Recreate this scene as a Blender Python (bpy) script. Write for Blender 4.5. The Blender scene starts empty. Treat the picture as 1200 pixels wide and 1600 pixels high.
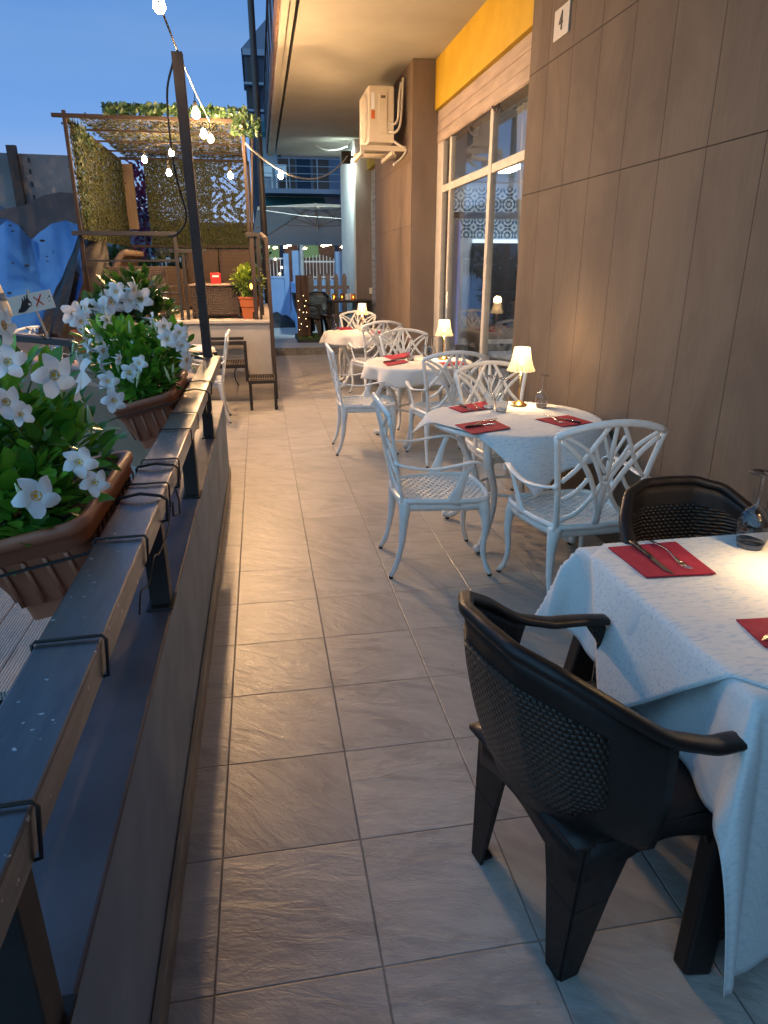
import bpy, bmesh, math, random
from math import sin, cos, pi, radians, sqrt, atan2
from mathutils import Vector, Matrix
random.seed(7)
C = bpy.context.scene.collection
scene = bpy.context.scene
# ---------------------------------------------------------------- camera
FPX = 1060.0
TH = atan2(384, FPX); YAW = atan2(197, math.hypot(384, FPX))
cam_d = bpy.data.cameras.new('camera'); cam = bpy.data.objects.new('camera', cam_d); C.objects.link(cam)
cam_d.sensor_fit = 'VERTICAL'; cam_d.sensor_height = 36.0; cam_d.sensor_width = 27.0
cam_d.lens = FPX/1600*36; cam_d.clip_start = 0.02; cam_d.clip_end = 3000
CAMP = Vector((0, 0, 1.6)); cam.location = CAMP; cam.rotation_euler = (pi/2-TH, 0, -YAW)
scene.camera = cam
FW = Vector((sin(YAW)*cos(TH), cos(YAW)*cos(TH), -sin(TH))); RT = Vector((cos(YAW), -sin(YAW), 0)); UP = RT.cross(FW)
def _ray(px, py): return FW*FPX+RT*(px-600)-UP*(py-800)
def at_z(px, py, z): d = _ray(px, py); return CAMP+d*((z-CAMP.z)/d.z)
def at_x(px, py, x): d = _ray(px, py); return CAMP+d*(x/d.x)
def at_y(px, py, y): d = _ray(px, py); return CAMP+d*(y/d.y)
# ---------------------------------------------------------------- render / world
scene.view_settings.view_transform = 'Standard'; scene.view_settings.look = 'None'
scene.view_settings.exposure = 0.0; scene.view_settings.gamma = 1.0
scene.render.engine = 'CYCLES'
cy = scene.cycles
cy.use_denoising = True; cy.max_bounces = 7; cy.diffuse_bounces = 4; cy.glossy_bounces = 3
cy.transparent_max_bounces = 12; cy.transmission_bounces = 4; cy.sample_clamp_indirect = 4.0
cy.caustics_reflective = False; cy.caustics_refractive = False
try: cy.use_light_tree = True
except Exception: pass
world = bpy.data.worlds.new('World'); scene.world = world; world.use_nodes = True
nt = world.node_tree; nt.nodes.clear()
def WN(t): return nt.nodes.new(t)
wo = WN('ShaderNodeOutputWorld'); bg = WN('ShaderNodeBackground'); nt.links.new(bg.outputs[0], wo.inputs[0])
tc = WN('ShaderNodeTexCoord'); sx = WN('ShaderNodeSeparateXYZ'); nt.links.new(tc.outputs['Generated'], sx.inputs[0])
rmp = WN('ShaderNodeValToRGB'); nt.links.new(sx.outputs['Z'], rmp.inputs[0])
cr = rmp.color_ramp; cr.elements[0].position = 0.0; cr.elements[0].color = (.42, .55, .80, 1)
cr.elements[1].position = 1.0; cr.elements[1].color = (.10, .26, .62, 1)
for p, c in ((.06, (.36, .52, .86, 1)), (.16, (.18, .38, .80, 1)), (.36, (.080, .255, .64, 1)), (.6, (.09, .27, .66, 1))):
    e = cr.elements.new(p); e.color = c
# thin streaks of cloud
mp = WN('ShaderNodeMapping'); mp.inputs['Scale'].default_value = (1.2, 1.2, 7.0); nt.links.new(tc.outputs['Generated'], mp.inputs[0])
nz = WN('ShaderNodeTexNoise'); nz.inputs['Scale'].default_value = 1.6; nz.inputs['Detail'].default_value = 5; nt.links.new(mp.outputs[0], nz.inputs[0])
cr2 = WN('ShaderNodeValToRGB'); nt.links.new(nz.outputs[0], cr2.inputs[0])
cr2.color_ramp.elements[0].position = .42; cr2.color_ramp.elements[0].color = (0, 0, 0, 1)
cr2.color_ramp.elements[1].position = .75; cr2.color_ramp.elements[1].color = (.30, .30, .30, 1)
mx = WN('ShaderNodeMix'); mx.data_type = 'RGBA'; nt.links.new(cr2.outputs[0], mx.inputs['Factor'])
nt.links.new(rmp.outputs[0], mx.inputs['A']); mx.inputs['B'].default_value = (.33, .48, .74, 1)
# teal sky glow added out of view, left and behind, to light the chairs
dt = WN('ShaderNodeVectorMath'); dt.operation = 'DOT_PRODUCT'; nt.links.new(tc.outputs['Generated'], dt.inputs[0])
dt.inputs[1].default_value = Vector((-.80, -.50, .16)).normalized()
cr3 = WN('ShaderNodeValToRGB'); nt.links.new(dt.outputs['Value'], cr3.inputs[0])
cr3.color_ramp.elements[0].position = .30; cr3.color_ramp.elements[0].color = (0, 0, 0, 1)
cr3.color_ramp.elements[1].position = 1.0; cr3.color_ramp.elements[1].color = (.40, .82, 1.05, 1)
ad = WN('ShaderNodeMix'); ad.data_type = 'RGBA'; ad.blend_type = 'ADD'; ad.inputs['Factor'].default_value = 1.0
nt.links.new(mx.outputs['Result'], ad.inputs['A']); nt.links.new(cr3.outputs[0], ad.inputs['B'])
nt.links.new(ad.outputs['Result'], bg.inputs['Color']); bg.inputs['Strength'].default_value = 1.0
WARM = (1.0, .60, .29)
BULB_W = 2300.0     # emission strength of a bulb glass

# ---------------------------------------------------------------- materials
MATS = {}
def mat(name, col=(.5, .5, .5), rough=.6, metal=0, spec=.5, var=0, vscale=8, bump=0, bscale=30, trans=0, emit=None, es=0, coat=0, vcol=None, stretch=(1, 1, 1), alpha=1, detail=4, ior=1.45, sss=0):
    if name in MATS: return MATS[name]
    m = bpy.data.materials.new(name); m.use_nodes = True; n = m.node_tree; b = n.nodes['Principled BSDF']
    b.inputs['Base Color'].default_value = (*col, 1); b.inputs['Roughness'].default_value = rough; b.inputs['Metallic'].default_value = metal
    b.inputs['Specular IOR Level'].default_value = spec; b.inputs['Transmission Weight'].default_value = trans; b.inputs['Alpha'].default_value = alpha
    b.inputs['Coat Weight'].default_value = coat; b.inputs['IOR'].default_value = ior
    if emit: b.inputs['Emission Color'].default_value = (*emit, 1); b.inputs['Emission Strength'].default_value = es
    if var or bump:
        t = n.nodes.new('ShaderNodeTexCoord'); mp = n.nodes.new('ShaderNodeMapping'); mp.inputs['Scale'].default_value = stretch
        n.links.new(t.outputs['Object'], mp.inputs[0])
    if var:
        z = n.nodes.new('ShaderNodeTexNoise'); z.inputs['Scale'].default_value = vscale; z.inputs['Detail'].default_value = detail
        n.links.new(mp.outputs[0], z.inputs[0])
        r = n.nodes.new('ShaderNodeValToRGB'); n.links.new(z.outputs[0], r.inputs[0])
        a = vcol or tuple(max(0, c*(1-var)) for c in col); bb = tuple(min(1, c*(1+var*.6)) for c in col) if not vcol else col
        r.color_ramp.elements[0].position = .3; r.color_ramp.elements[0].color = (*a, 1)
        r.color_ramp.elements[1].position = .68; r.color_ramp.elements[1].color = (*bb, 1)
        n.links.new(r.outputs[0], b.inputs['Base Color'])
        mr = n.nodes.new('ShaderNodeMapRange'); n.links.new(z.outputs[0], mr.inputs[0])
        mr.inputs['To Min'].default_value = min(1, rough*1.2); mr.inputs['To Max'].default_value = rough*.8; n.links.new(mr.outputs[0], b.inputs['Roughness'])
    if bump:
        z2 = n.nodes.new('ShaderNodeTexNoise'); z2.inputs['Scale'].default_value = bscale; z2.inputs['Detail'].default_value = 6
        n.links.new(mp.outputs[0], z2.inputs[0])
        bp = n.nodes.new('ShaderNodeBump'); bp.inputs['Strength'].default_value = bump; bp.inputs['Distance'].default_value = .01
        n.links.new(z2.outputs[0], bp.inputs['Height']); n.links.new(bp.outputs[0], b.inputs['Normal'])
    MATS[name] = m; return m
def nodes_of(m): return m.node_tree, m.node_tree.nodes['Principled BSDF']
def nmath(n, op, a, b=None):
    q = n.nodes.new('ShaderNodeMath'); q.operation = op
    for i, v in ((0, a), (1, b)):
        if v is None: continue
        if isinstance(v, (int, float)): q.inputs[i].default_value = v
        else: n.links.new(v, q.inputs[i])
    return q.outputs[0]
def nmix(n, f, a, b, mode='MIX'):
    q = n.nodes.new('ShaderNodeMix'); q.data_type = 'RGBA'; q.blend_type = mode
    for k, v in (('Factor', f), ('A', a), ('B', b)):
        if isinstance(v, tuple): q.inputs[k].default_value = (*v, 1) if len(v) == 3 else v
        elif isinstance(v, (int, float)): q.inputs[k].default_value = v
        else: n.links.new(v, q.inputs[k])
    return q.outputs['Result']
def ncoord(n, scale=(1, 1, 1), loc=(0, 0, 0), rot=(0, 0, 0), src='Object'):
    t = n.nodes.new('ShaderNodeTexCoord'); mp = n.nodes.new('ShaderNodeMapping')
    mp.inputs['Scale'].default_value = scale; mp.inputs['Location'].default_value = loc; mp.inputs['Rotation'].default_value = rot
    n.links.new(t.outputs[src], mp.inputs[0]); return mp.outputs[0]
def nnoise(n, v, s, d=4, dist=0, r=.5):
    z = n.nodes.new('ShaderNodeTexNoise'); z.inputs['Scale'].default_value = s; z.inputs['Detail'].default_value = d
    z.inputs['Distortion'].default_value = dist; z.inputs['Roughness'].default_value = r; n.links.new(v, z.inputs[0]); return z.outputs[0]
def nramp(n, v, *st):
    r = n.nodes.new('ShaderNodeValToRGB'); n.links.new(v, r.inputs[0]); e = r.color_ramp.elements
    for i, (p, c) in enumerate(st):
        c = (c, c, c, 1) if isinstance(c, (int, float)) else (*c, 1)
        if i < 2: e[i].position = p; e[i].color = c
        else: q = e.new(p); q.color = c
    return r.outputs[0]
def nbump(n, b, h, s=.3, d=.01, prev=None):
    q = n.nodes.new('ShaderNodeBump'); q.inputs['Strength'].default_value = s; q.inputs['Distance'].default_value = d
    n.links.new(h, q.inputs['Height'])
    if prev is not None: n.links.new(prev, q.inputs['Normal'])
    n.links.new(q.outputs[0], b.inputs['Normal']); return q.outputs[0]

def make_tile(name, tx, ty, ox, oy, base, dark, grout, rough=.38):
    m = mat(name, base, rough); n, b = nodes_of(m)
    v = ncoord(n); s = n.nodes.new('ShaderNodeSeparateXYZ'); n.links.new(v, s.inputs[0])
    u = nmath(n, 'DIVIDE', nmath(n, 'SUBTRACT', s.outputs[0], ox), tx); w = nmath(n, 'DIVIDE', nmath(n, 'SUBTRACT', s.outputs[1], oy), ty)
    fu = nmath(n, 'FRACT', u); fw = nmath(n, 'FRACT', w)
    du = nmath(n, 'MULTIPLY', nmath(n, 'MINIMUM', fu, nmath(n, 'SUBTRACT', 1, fu)), tx)
    dw = nmath(n, 'MULTIPLY', nmath(n, 'MINIMUM', fw, nmath(n, 'SUBTRACT', 1, fw)), ty)
    d = nmath(n, 'MINIMUM', du, dw)
    g = nramp(n, d, (.0009, 1), (.0019, 0))
    cmb = n.nodes.new('ShaderNodeCombineXYZ'); n.links.new(nmath(n, 'FLOOR', u), cmb.inputs[0]); n.links.new(nmath(n, 'FLOOR', w), cmb.inputs[1])
    wn = n.nodes.new('ShaderNodeTexWhiteNoise'); wn.noise_dimensions = '3D'; n.links.new(cmb.outputs[0], wn.inputs[0])
    off = n.nodes.new('ShaderNodeVectorMath'); off.operation = 'MULTIPLY_ADD'; n.links.new(wn.outputs['Color'], off.inputs[0])
    off.inputs[1].default_value = (13, 13, 13); n.links.new(v, off.inputs[2])
    ro = n.nodes.new('ShaderNodeVectorRotate'); ro.rotation_type = 'Z_AXIS'; n.links.new(off.outputs[0], ro.inputs[0])
    n.links.new(nmath(n, 'MULTIPLY', wn.outputs['Value'], .9), ro.inputs['Angle'])
    st = n.nodes.new('ShaderNodeMapping'); st.inputs['Scale'].default_value = (1.1, 3.2, 1); n.links.new(ro.outputs[0], st.inputs[0])
    c1 = nnoise(n, st.outputs[0], 2.3, 8, 1.2, .62); c2 = nnoise(n, st.outputs[0], 9, 6, .6, .6)
    col = nmix(n, nramp(n, c1, (.34, 0), (.66, 1)), dark, base)
    col = nmix(n, nmath(n, 'MULTIPLY', nramp(n, c2, (.45, 0), (.7, 1)), .35), col, tuple(min(1, c*1.25) for c in base))
    veins = nramp(n, c1, (.485, 0), (.5, .5), (.515, 0))
    col = nmix(n, nmath(n, 'MULTIPLY', veins, .55), col, tuple(c*1.35 for c in base))
    col = nmix(n, nmath(n, 'MULTIPLY', wn.outputs['Value'], .45), col, dark)
    big = nnoise(n, v, 1.1, 5, .5, .6); col = nmix(n, nmath(n, 'MULTIPLY', nramp(n, big, (.50, 0), (.68, 1)), .30), col, tuple(c*.7 for c in dark)); sp_n = nnoise(n, v, 38, 2, .2, .5); col = nmix(n, nmath(n, 'MULTIPLY', nramp(n, sp_n, (.72, 0), (.76, 1)), .35), col, tuple(c*.45 for c in dark))
    col = nmix(n, nmath(n, 'MULTIPLY', g, nramp(n, nnoise(n, v, 7, 3), (.3, .45), (.65, 1))), col, grout); n.links.new(col, b.inputs['Base Color'])
    n.links.new(nmath(n, 'ADD', nmath(n, 'MULTIPLY', c2, .30), rough-.15), b.inputs['Roughness'])
    sl = nnoise(n, st.outputs[0], 26, 5, 1.6, .55); sl2 = nnoise(n, st.outputs[0], 5, 4, 1.0, .5)
    h = nmath(n, 'ADD', nmath(n, 'MULTIPLY', sl, .28), nmath(n, 'MULTIPLY', sl2, 1.0))
    h = nmath(n, 'SUBTRACT', h, nmath(n, 'MULTIPLY', g, .5))
    nbump(n, b, h, .6, .008); return m
TILE = make_tile('terrace tile', .4, .395, -.2, -.03, (.50, .465, .415), (.32, .29, .26), (.125, .11, .098))
PAVT = make_tile('step tile', .42, .6, 0, .1, (.42, .42, .40), (.3, .3, .3), (.12, .12, .12))

def make_panel():
    m = mat('wall panel', (.21, .15, .105), .78, spec=.25); n, b = nodes_of(m)
    v = ncoord(n); s = n.nodes.new('ShaderNodeSeparateXYZ'); n.links.new(v, s.inputs[0])
    fy = nmath(n, 'FRACT', nmath(n, 'DIVIDE', nmath(n, 'SUBTRACT', s.outputs[1], .213), .39))
    dy = nmath(n, 'MULTIPLY', nmath(n, 'MINIMUM', fy, nmath(n, 'SUBTRACT', 1, fy)), .39)
    dz = nmath(n, 'MINIMUM', nmath(n, 'ABSOLUTE', nmath(n, 'SUBTRACT', s.outputs[2], 2.1)), nmath(n, 'ABSOLUTE', nmath(n, 'SUBTRACT', s.outputs[2], 2.88)))
    d = nmath(n, 'MINIMUM', dy, dz); g = nramp(n, d, (.0012, 1), (.003, 0))
    v2 = ncoord(n, (2, 26, 1.1)); gr = nnoise(n, v2, 3.0, 7, .3, .62)
    v3 = ncoord(n, (1, 1.0, .55)); cl = nnoise(n, v3, 2.1, 5, .8, .6)
    cell = n.nodes.new('ShaderNodeTexWhiteNoise'); cell.noise_dimensions = '1D'; n.links.new(nmath(n, 'FLOOR', nmath(n, 'DIVIDE', nmath(n, 'SUBTRACT', s.outputs[1], .213), .39)), cell.inputs['W'])
    col = nmix(n, nramp(n, gr, (.25, 0), (.75, 1)), (.150, .106, .072), (.180, .129, .088))
    col = nmix(n, nmath(n, 'MULTIPLY', nramp(n, cl, (.40, 0), (.66, 1)), .75), col, (.098, .070, .052))
    col = nmix(n, nmath(n, 'MULTIPLY', cell.outputs['Value'], .22), col, (.20, .15, .115))
    col = nmix(n, g, col, (.035, .026, .02)); n.links.new(col, b.inputs['Base Color'])
    nbump(n, b, nmath(n, 'SUBTRACT', nmath(n, 'MULTIPLY', gr, .18), g), .7, .008); return m
PANEL = make_panel()
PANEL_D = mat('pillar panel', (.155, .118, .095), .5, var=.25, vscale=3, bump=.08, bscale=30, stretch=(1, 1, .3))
YELLOW = mat('yellow plaster', (.47, .295, .012), .6, var=.08, vscale=4, bump=.08, bscale=60)
SOFFIT = mat('soffit plaster', (.33, .31, .26), .85, var=.10, vscale=1.3, bump=.06, bscale=40)
WHITEWALL = mat('white plaster', (.62, .62, .60), .8, var=.08, vscale=3, bump=.05)
def make_rail():
    m = mat('rail paint', (.05, .045, .04), .42); n, b = nodes_of(m)
    v = ncoord(n, (6, 1, 6)); a = nnoise(n, v, 3.5, 8, .4, .65); v2 = ncoord(n); sp = nnoise(n, v2, 55, 2, 0, .5); sm = nnoise(n, v2, 5, 6, .6, .6)
    col = nmix(n, nramp(n, a, (.35, 0), (.7, 1)), (.018, .020, .026), (.070, .062, .058))
    col = nmix(n, nmath(n, 'MULTIPLY', nramp(n, sm, (.5, 0), (.62, 1)), .6), col, (.045, .040, .038))
    col = nmix(n, nramp(n, sp, (.70, 0), (.735, .8)), col, (.5, .5, .5)); n.links.new(col, b.inputs['Base Color'])
    n.links.new(nramp(n, a, (.3, .42), (.7, .26)), b.inputs['Roughness']); b.inputs['Specular IOR Level'].default_value = .8; b.inputs['Coat Weight'].default_value = .6; b.inputs['Coat Roughness'].default_value = .25; nbump(n, b, a, .15, .004); return m
RAIL = make_rail()
RUST = mat('rusty brown steel', (.042, .025, .018), .55, var=.45, vscale=14, bump=.2, bscale=50, stretch=(1, 1, .25))
BLACKM = mat('black painted steel', (.022, .018, .016), .5, var=.3, vscale=10)
PARA = mat('parapet plaster', (.25, .31, .40), .62, var=.22, vscale=3.5, bump=.1, bscale=25)
PARAT = mat('parapet coping', (.10, .088, .105), .42, var=.35, vscale=4.5, bump=.1, bscale=20)
SKIRT = mat('tile skirting', (.30, .26, .21), .4, var=.2, vscale=8)
RETWALL = mat('brown plaster', (.20, .125, .08), .75, var=.18, vscale=4, bump=.1)
WHITEM = mat('white enamel metal', (.84, .83, .78), .30, coat=.3, var=.06, vscale=20)
RUBBER = mat('black rubber', (.02, .02, .02), .7)
GOLD = mat('brass', (.80, .50, .16), .28, metal=1, var=.06, vscale=30)
STEEL = mat('steel', (.62, .60, .57), .22, metal=1)
KNIFEH = mat('black knife handle', (.03, .018, .014), .35)
def make_cloth(name, base, blue):
    m = mat(name, base, .85); n, b = nodes_of(m)
    v = ncoord(n); w = n.nodes.new('ShaderNodeTexWave'); w.inputs['Scale'].default_value = 16; w.inputs['Distortion'].default_value = 3.5
    w.inputs['Detail'].default_value = 3; w.inputs['Detail Scale'].default_value = 2; w.bands_direction = 'Y'
    vv = ncoord(n, (1.0, 5, 5)); n.links.new(vv, w.inputs[0])
    dsh = nnoise(n, ncoord(n, (30, 130, 130), rot=(0, 0, .1)), 1.0, 2, .3)
    mot = nnoise(n, ncoord(n, (1.6, 1, 1)), 22, 3, .8, .5)
    col = nmix(n, nmath(n, 'MULTIPLY', nramp(n, w.outputs['Fac'], (.0, 1), (.3, 0)), .22), base, tuple(c*.72 for c in blue))
    col = nmix(n, nmath(n, 'MULTIPLY', nramp(n, dsh, (.52, 0), (.66, 1)), .6), col, blue)
    col = nmix(n, nmath(n, 'MULTIPLY', nramp(n, mot, (.66, 0), (.72, 1)), .25), col, tuple(c*.62 for c in blue)); n.links.new(col, b.inputs['Base Color'])
    h = nnoise(n, ncoord(n, (60, 300, 300)), 1.0, 2); nbump(n, b, nmath(n, 'ADD', h, nmath(n, 'MULTIPLY', nnoise(n, v, 5, 3, .4), 2.5)), .10, .008)
    b.inputs['Sheen Weight'].default_value = .15
    return m
CLOTH = make_cloth('patterned tablecloth', (.70, .69, .655), (.38, .47, .56))
CLOTHP = make_cloth('plain tablecloth', (.62, .64, .63), (.50, .55, .58))
CLOTHW = mat('white tablecloth', (.70, .66, .60), .9, var=.08, vscale=6, bump=.5, bscale=7, detail=3)
NAPKIN = mat('crimson paper', (.36, .022, .045), .85, var=.12, vscale=20, bump=.25, bscale=120)
RESIN = mat('dark resin', (.015, .011, .010), .44, spec=.4, var=.15, vscale=40, bump=.06, bscale=220)
def make_weave(name, col, sc=1.0, rough=.38, axis='XZ'):
    m = mat(name, col, rough); n, b = nodes_of(m)
    v = ncoord(n); s = n.nodes.new('ShaderNodeSeparateXYZ'); n.links.new(v, s.inputs[0])
    if axis == 'XZ': a, c = nmath(n, 'ADD', s.outputs[0], nmath(n, 'MULTIPLY', s.outputs[1], 1.0)), s.outputs[2]
    elif axis == 'XY': a, c = s.outputs[0], s.outputs[1]
    u = nmath(n, 'DIVIDE', a, .020*sc); w = nmath(n, 'DIVIDE', c, .013*sc)
    row = nmath(n, 'MODULO', nmath(n, 'FLOOR', nmath(n, 'ADD', w, 1000)), 2); u2 = nmath(n, 'ADD', u, nmath(n, 'MULTIPLY', row, .5))
    hu = nmath(n, 'ABSOLUTE', nmath(n, 'SINE', nmath(n, 'MULTIPLY', u2, pi))); hw = nmath(n, 'ABSOLUTE', nmath(n, 'SINE', nmath(n, 'MULTIPLY', w, pi)))
    h = nmath(n, 'MULTIPLY', nmath(n, 'POWER', hu, .6), nmath(n, 'POWER', hw, .6))
    n.links.new(nmix(n, h, tuple(c*.35 for c in col), tuple(c*1.3 for c in col)), b.inputs['Base Color'])
    nbump(n, b, h, .9, .006*sc); return m
WEAVE = make_weave('woven resin back', (.024, .017, .013))
WICKER = make_weave('brown wicker', (.062, .040, .028), 1.6, .6)
TERRA = mat('terracotta plastic', (.36, .125, .065), .5, var=.12, vscale=6, bump=.04, bscale=80)
TERRA2 = mat('orange terracotta', (.50, .13, .035), .55, var=.1, vscale=6)
SOIL = mat('potting soil', (.03, .02, .014), .95, var=.4, vscale=60, bump=1, bscale=90)
def make_leaf(name, c1, c2, rough=.32):
    m = mat(name, c1, rough); n, b = nodes_of(m)
    g = n.nodes.new('ShaderNodeNewGeometry'); col = nmix(n, g.outputs['Random Per Island'], c1, c2)
    n.links.new(col, b.inputs['Base Color']); b.inputs['Specular IOR Level'].default_value = .45
    tr = n.nodes.new('ShaderNodeBsdfTranslucent'); n.links.new(col, tr.inputs[0]); ms = n.nodes.new('ShaderNodeMixShader'); ms.inputs[0].default_value = .25
    o = n.nodes['Material Output']; n.links.new(b.outputs[0], ms.inputs[1]); n.links.new(tr.outputs[0], ms.inputs[2]); n.links.new(ms.outputs[0], o.inputs[0]); return m
LEAF = make_leaf('glossy green leaf', (.045, .19, .020), (.16, .40, .035))
LEAFY = make_leaf('yellow green leaf', (.16, .26, .03), (.36, .42, .05), .5)
NETLEAF = make_leaf('olive net leaf', (.022, .032, .012), (.062, .070, .028), .85)
IVY = make_leaf('dark ivy leaf', (.010, .032, .009), (.03, .065, .018), .5)
PETAL = make_leaf('white petal', (.80, .80, .80), (.86, .85, .82), .5)
THROAT = mat('yellow throat', (.85, .46, .015), .6, var=.2, vscale=60)
STEM = mat('green stem', (.10, .16, .04), .6)
BUD = mat('pale bud', (.55, .62, .35), .5)
def make_glass(name, tint=(1, 1, 1), ior=1.45, rough=0.0, base=.03, k=1.0):
    m = bpy.data.materials.new(name); m.use_nodes = True; n = m.node_tree; n.nodes.clear()
    o = n.nodes.new('ShaderNodeOutputMaterial'); t = n.nodes.new('ShaderNodeBsdfTransparent'); t.inputs[0].default_value = (*tint, 1)
    g = n.nodes.new('ShaderNodeBsdfGlossy'); g.inputs['Roughness'].default_value = rough
    f = n.nodes.new('ShaderNodeLayerWeight'); f.inputs[0].default_value = .5
    q = nmath(n, 'ADD', nmath(n, 'MULTIPLY', nmath(n, 'POWER', f.outputs['Facing'], 3.0), k), base)
    ms = n.nodes.new('ShaderNodeMixShader'); n.links.new(q, ms.inputs[0]); n.links.new(t.outputs[0], ms.inputs[1]); n.links.new(g.outputs[0], ms.inputs[2])
    n.links.new(ms.outputs[0], o.inputs[0]); MATS[name] = m; return m
PANE = make_glass('window glass', (.92, .95, .96), base=.05, k=.5)
WINEG = make_glass('wine glass', (.90, .91, .92), base=.13, k=2.0, rough=.06)
def make_shade():
    m = bpy.data.materials.new('fluted acrylic shade'); m.use_nodes = True; n = m.node_tree; n.nodes.clear()
    o = n.nodes.new('ShaderNodeOutputMaterial'); t = n.nodes.new('ShaderNodeBsdfTransparent'); t.inputs[0].default_value = (1, .93, .8, 1)
    d = n.nodes.new('ShaderNodeBsdfTranslucent'); d.inputs[0].default_value = (1, .92, .78, 1)
    g = n.nodes.new('ShaderNodeBsdfGlossy'); g.inputs['Roughness'].default_value = .12
    e = n.nodes.new('ShaderNodeEmission'); e.inputs[0].default_value = (1, .72, .36, 1); e.inputs[1].default_value = .30
    a = n.nodes.new('ShaderNodeMixShader'); a.inputs[0].default_value = .45; n.links.new(t.outputs[0], a.inputs[1]); n.links.new(d.outputs[0], a.inputs[2])
    b = n.nodes.new('ShaderNodeMixShader'); b.inputs[0].default_value = .15; n.links.new(a.outputs[0], b.inputs[1]); n.links.new(g.outputs[0], b.inputs[2])
    s = n.nodes.new('ShaderNodeAddShader'); n.links.new(b.outputs[0], s.inputs[0]); n.links.new(e.outputs[0], s.inputs[1]); n.links.new(s.outputs[0], o.inputs[0])
    MATS['fluted acrylic shade'] = m; return m
SHADE = make_shade()
def emat(name, col, s):
    if name in MATS: return MATS[name]
    m = bpy.data.materials.new(name); m.use_nodes = True; n = m.node_tree; n.nodes.clear()
    o = n.nodes.new('ShaderNodeOutputMaterial'); e = n.nodes.new('ShaderNodeEmission'); e.inputs[0].default_value = (*col, 1); e.inputs[1].default_value = s
    n.links.new(e.outputs[0], o.inputs[0]); MATS[name] = m; return m
BULB = emat('lit bulb', WARM, BULB_W); BULB_DIM = emat('lit bulb dim', (1, .6, .28), BULB_W*.22); BULB_NEAR = emat('lit bulb near', WARM, BULB_W*.09); BULB_HOT = emat('lit bulb hot', WARM, BULB_W*2.2); BULB_MID = emat('lit bulb mid', WARM, BULB_W*1.5)
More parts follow.
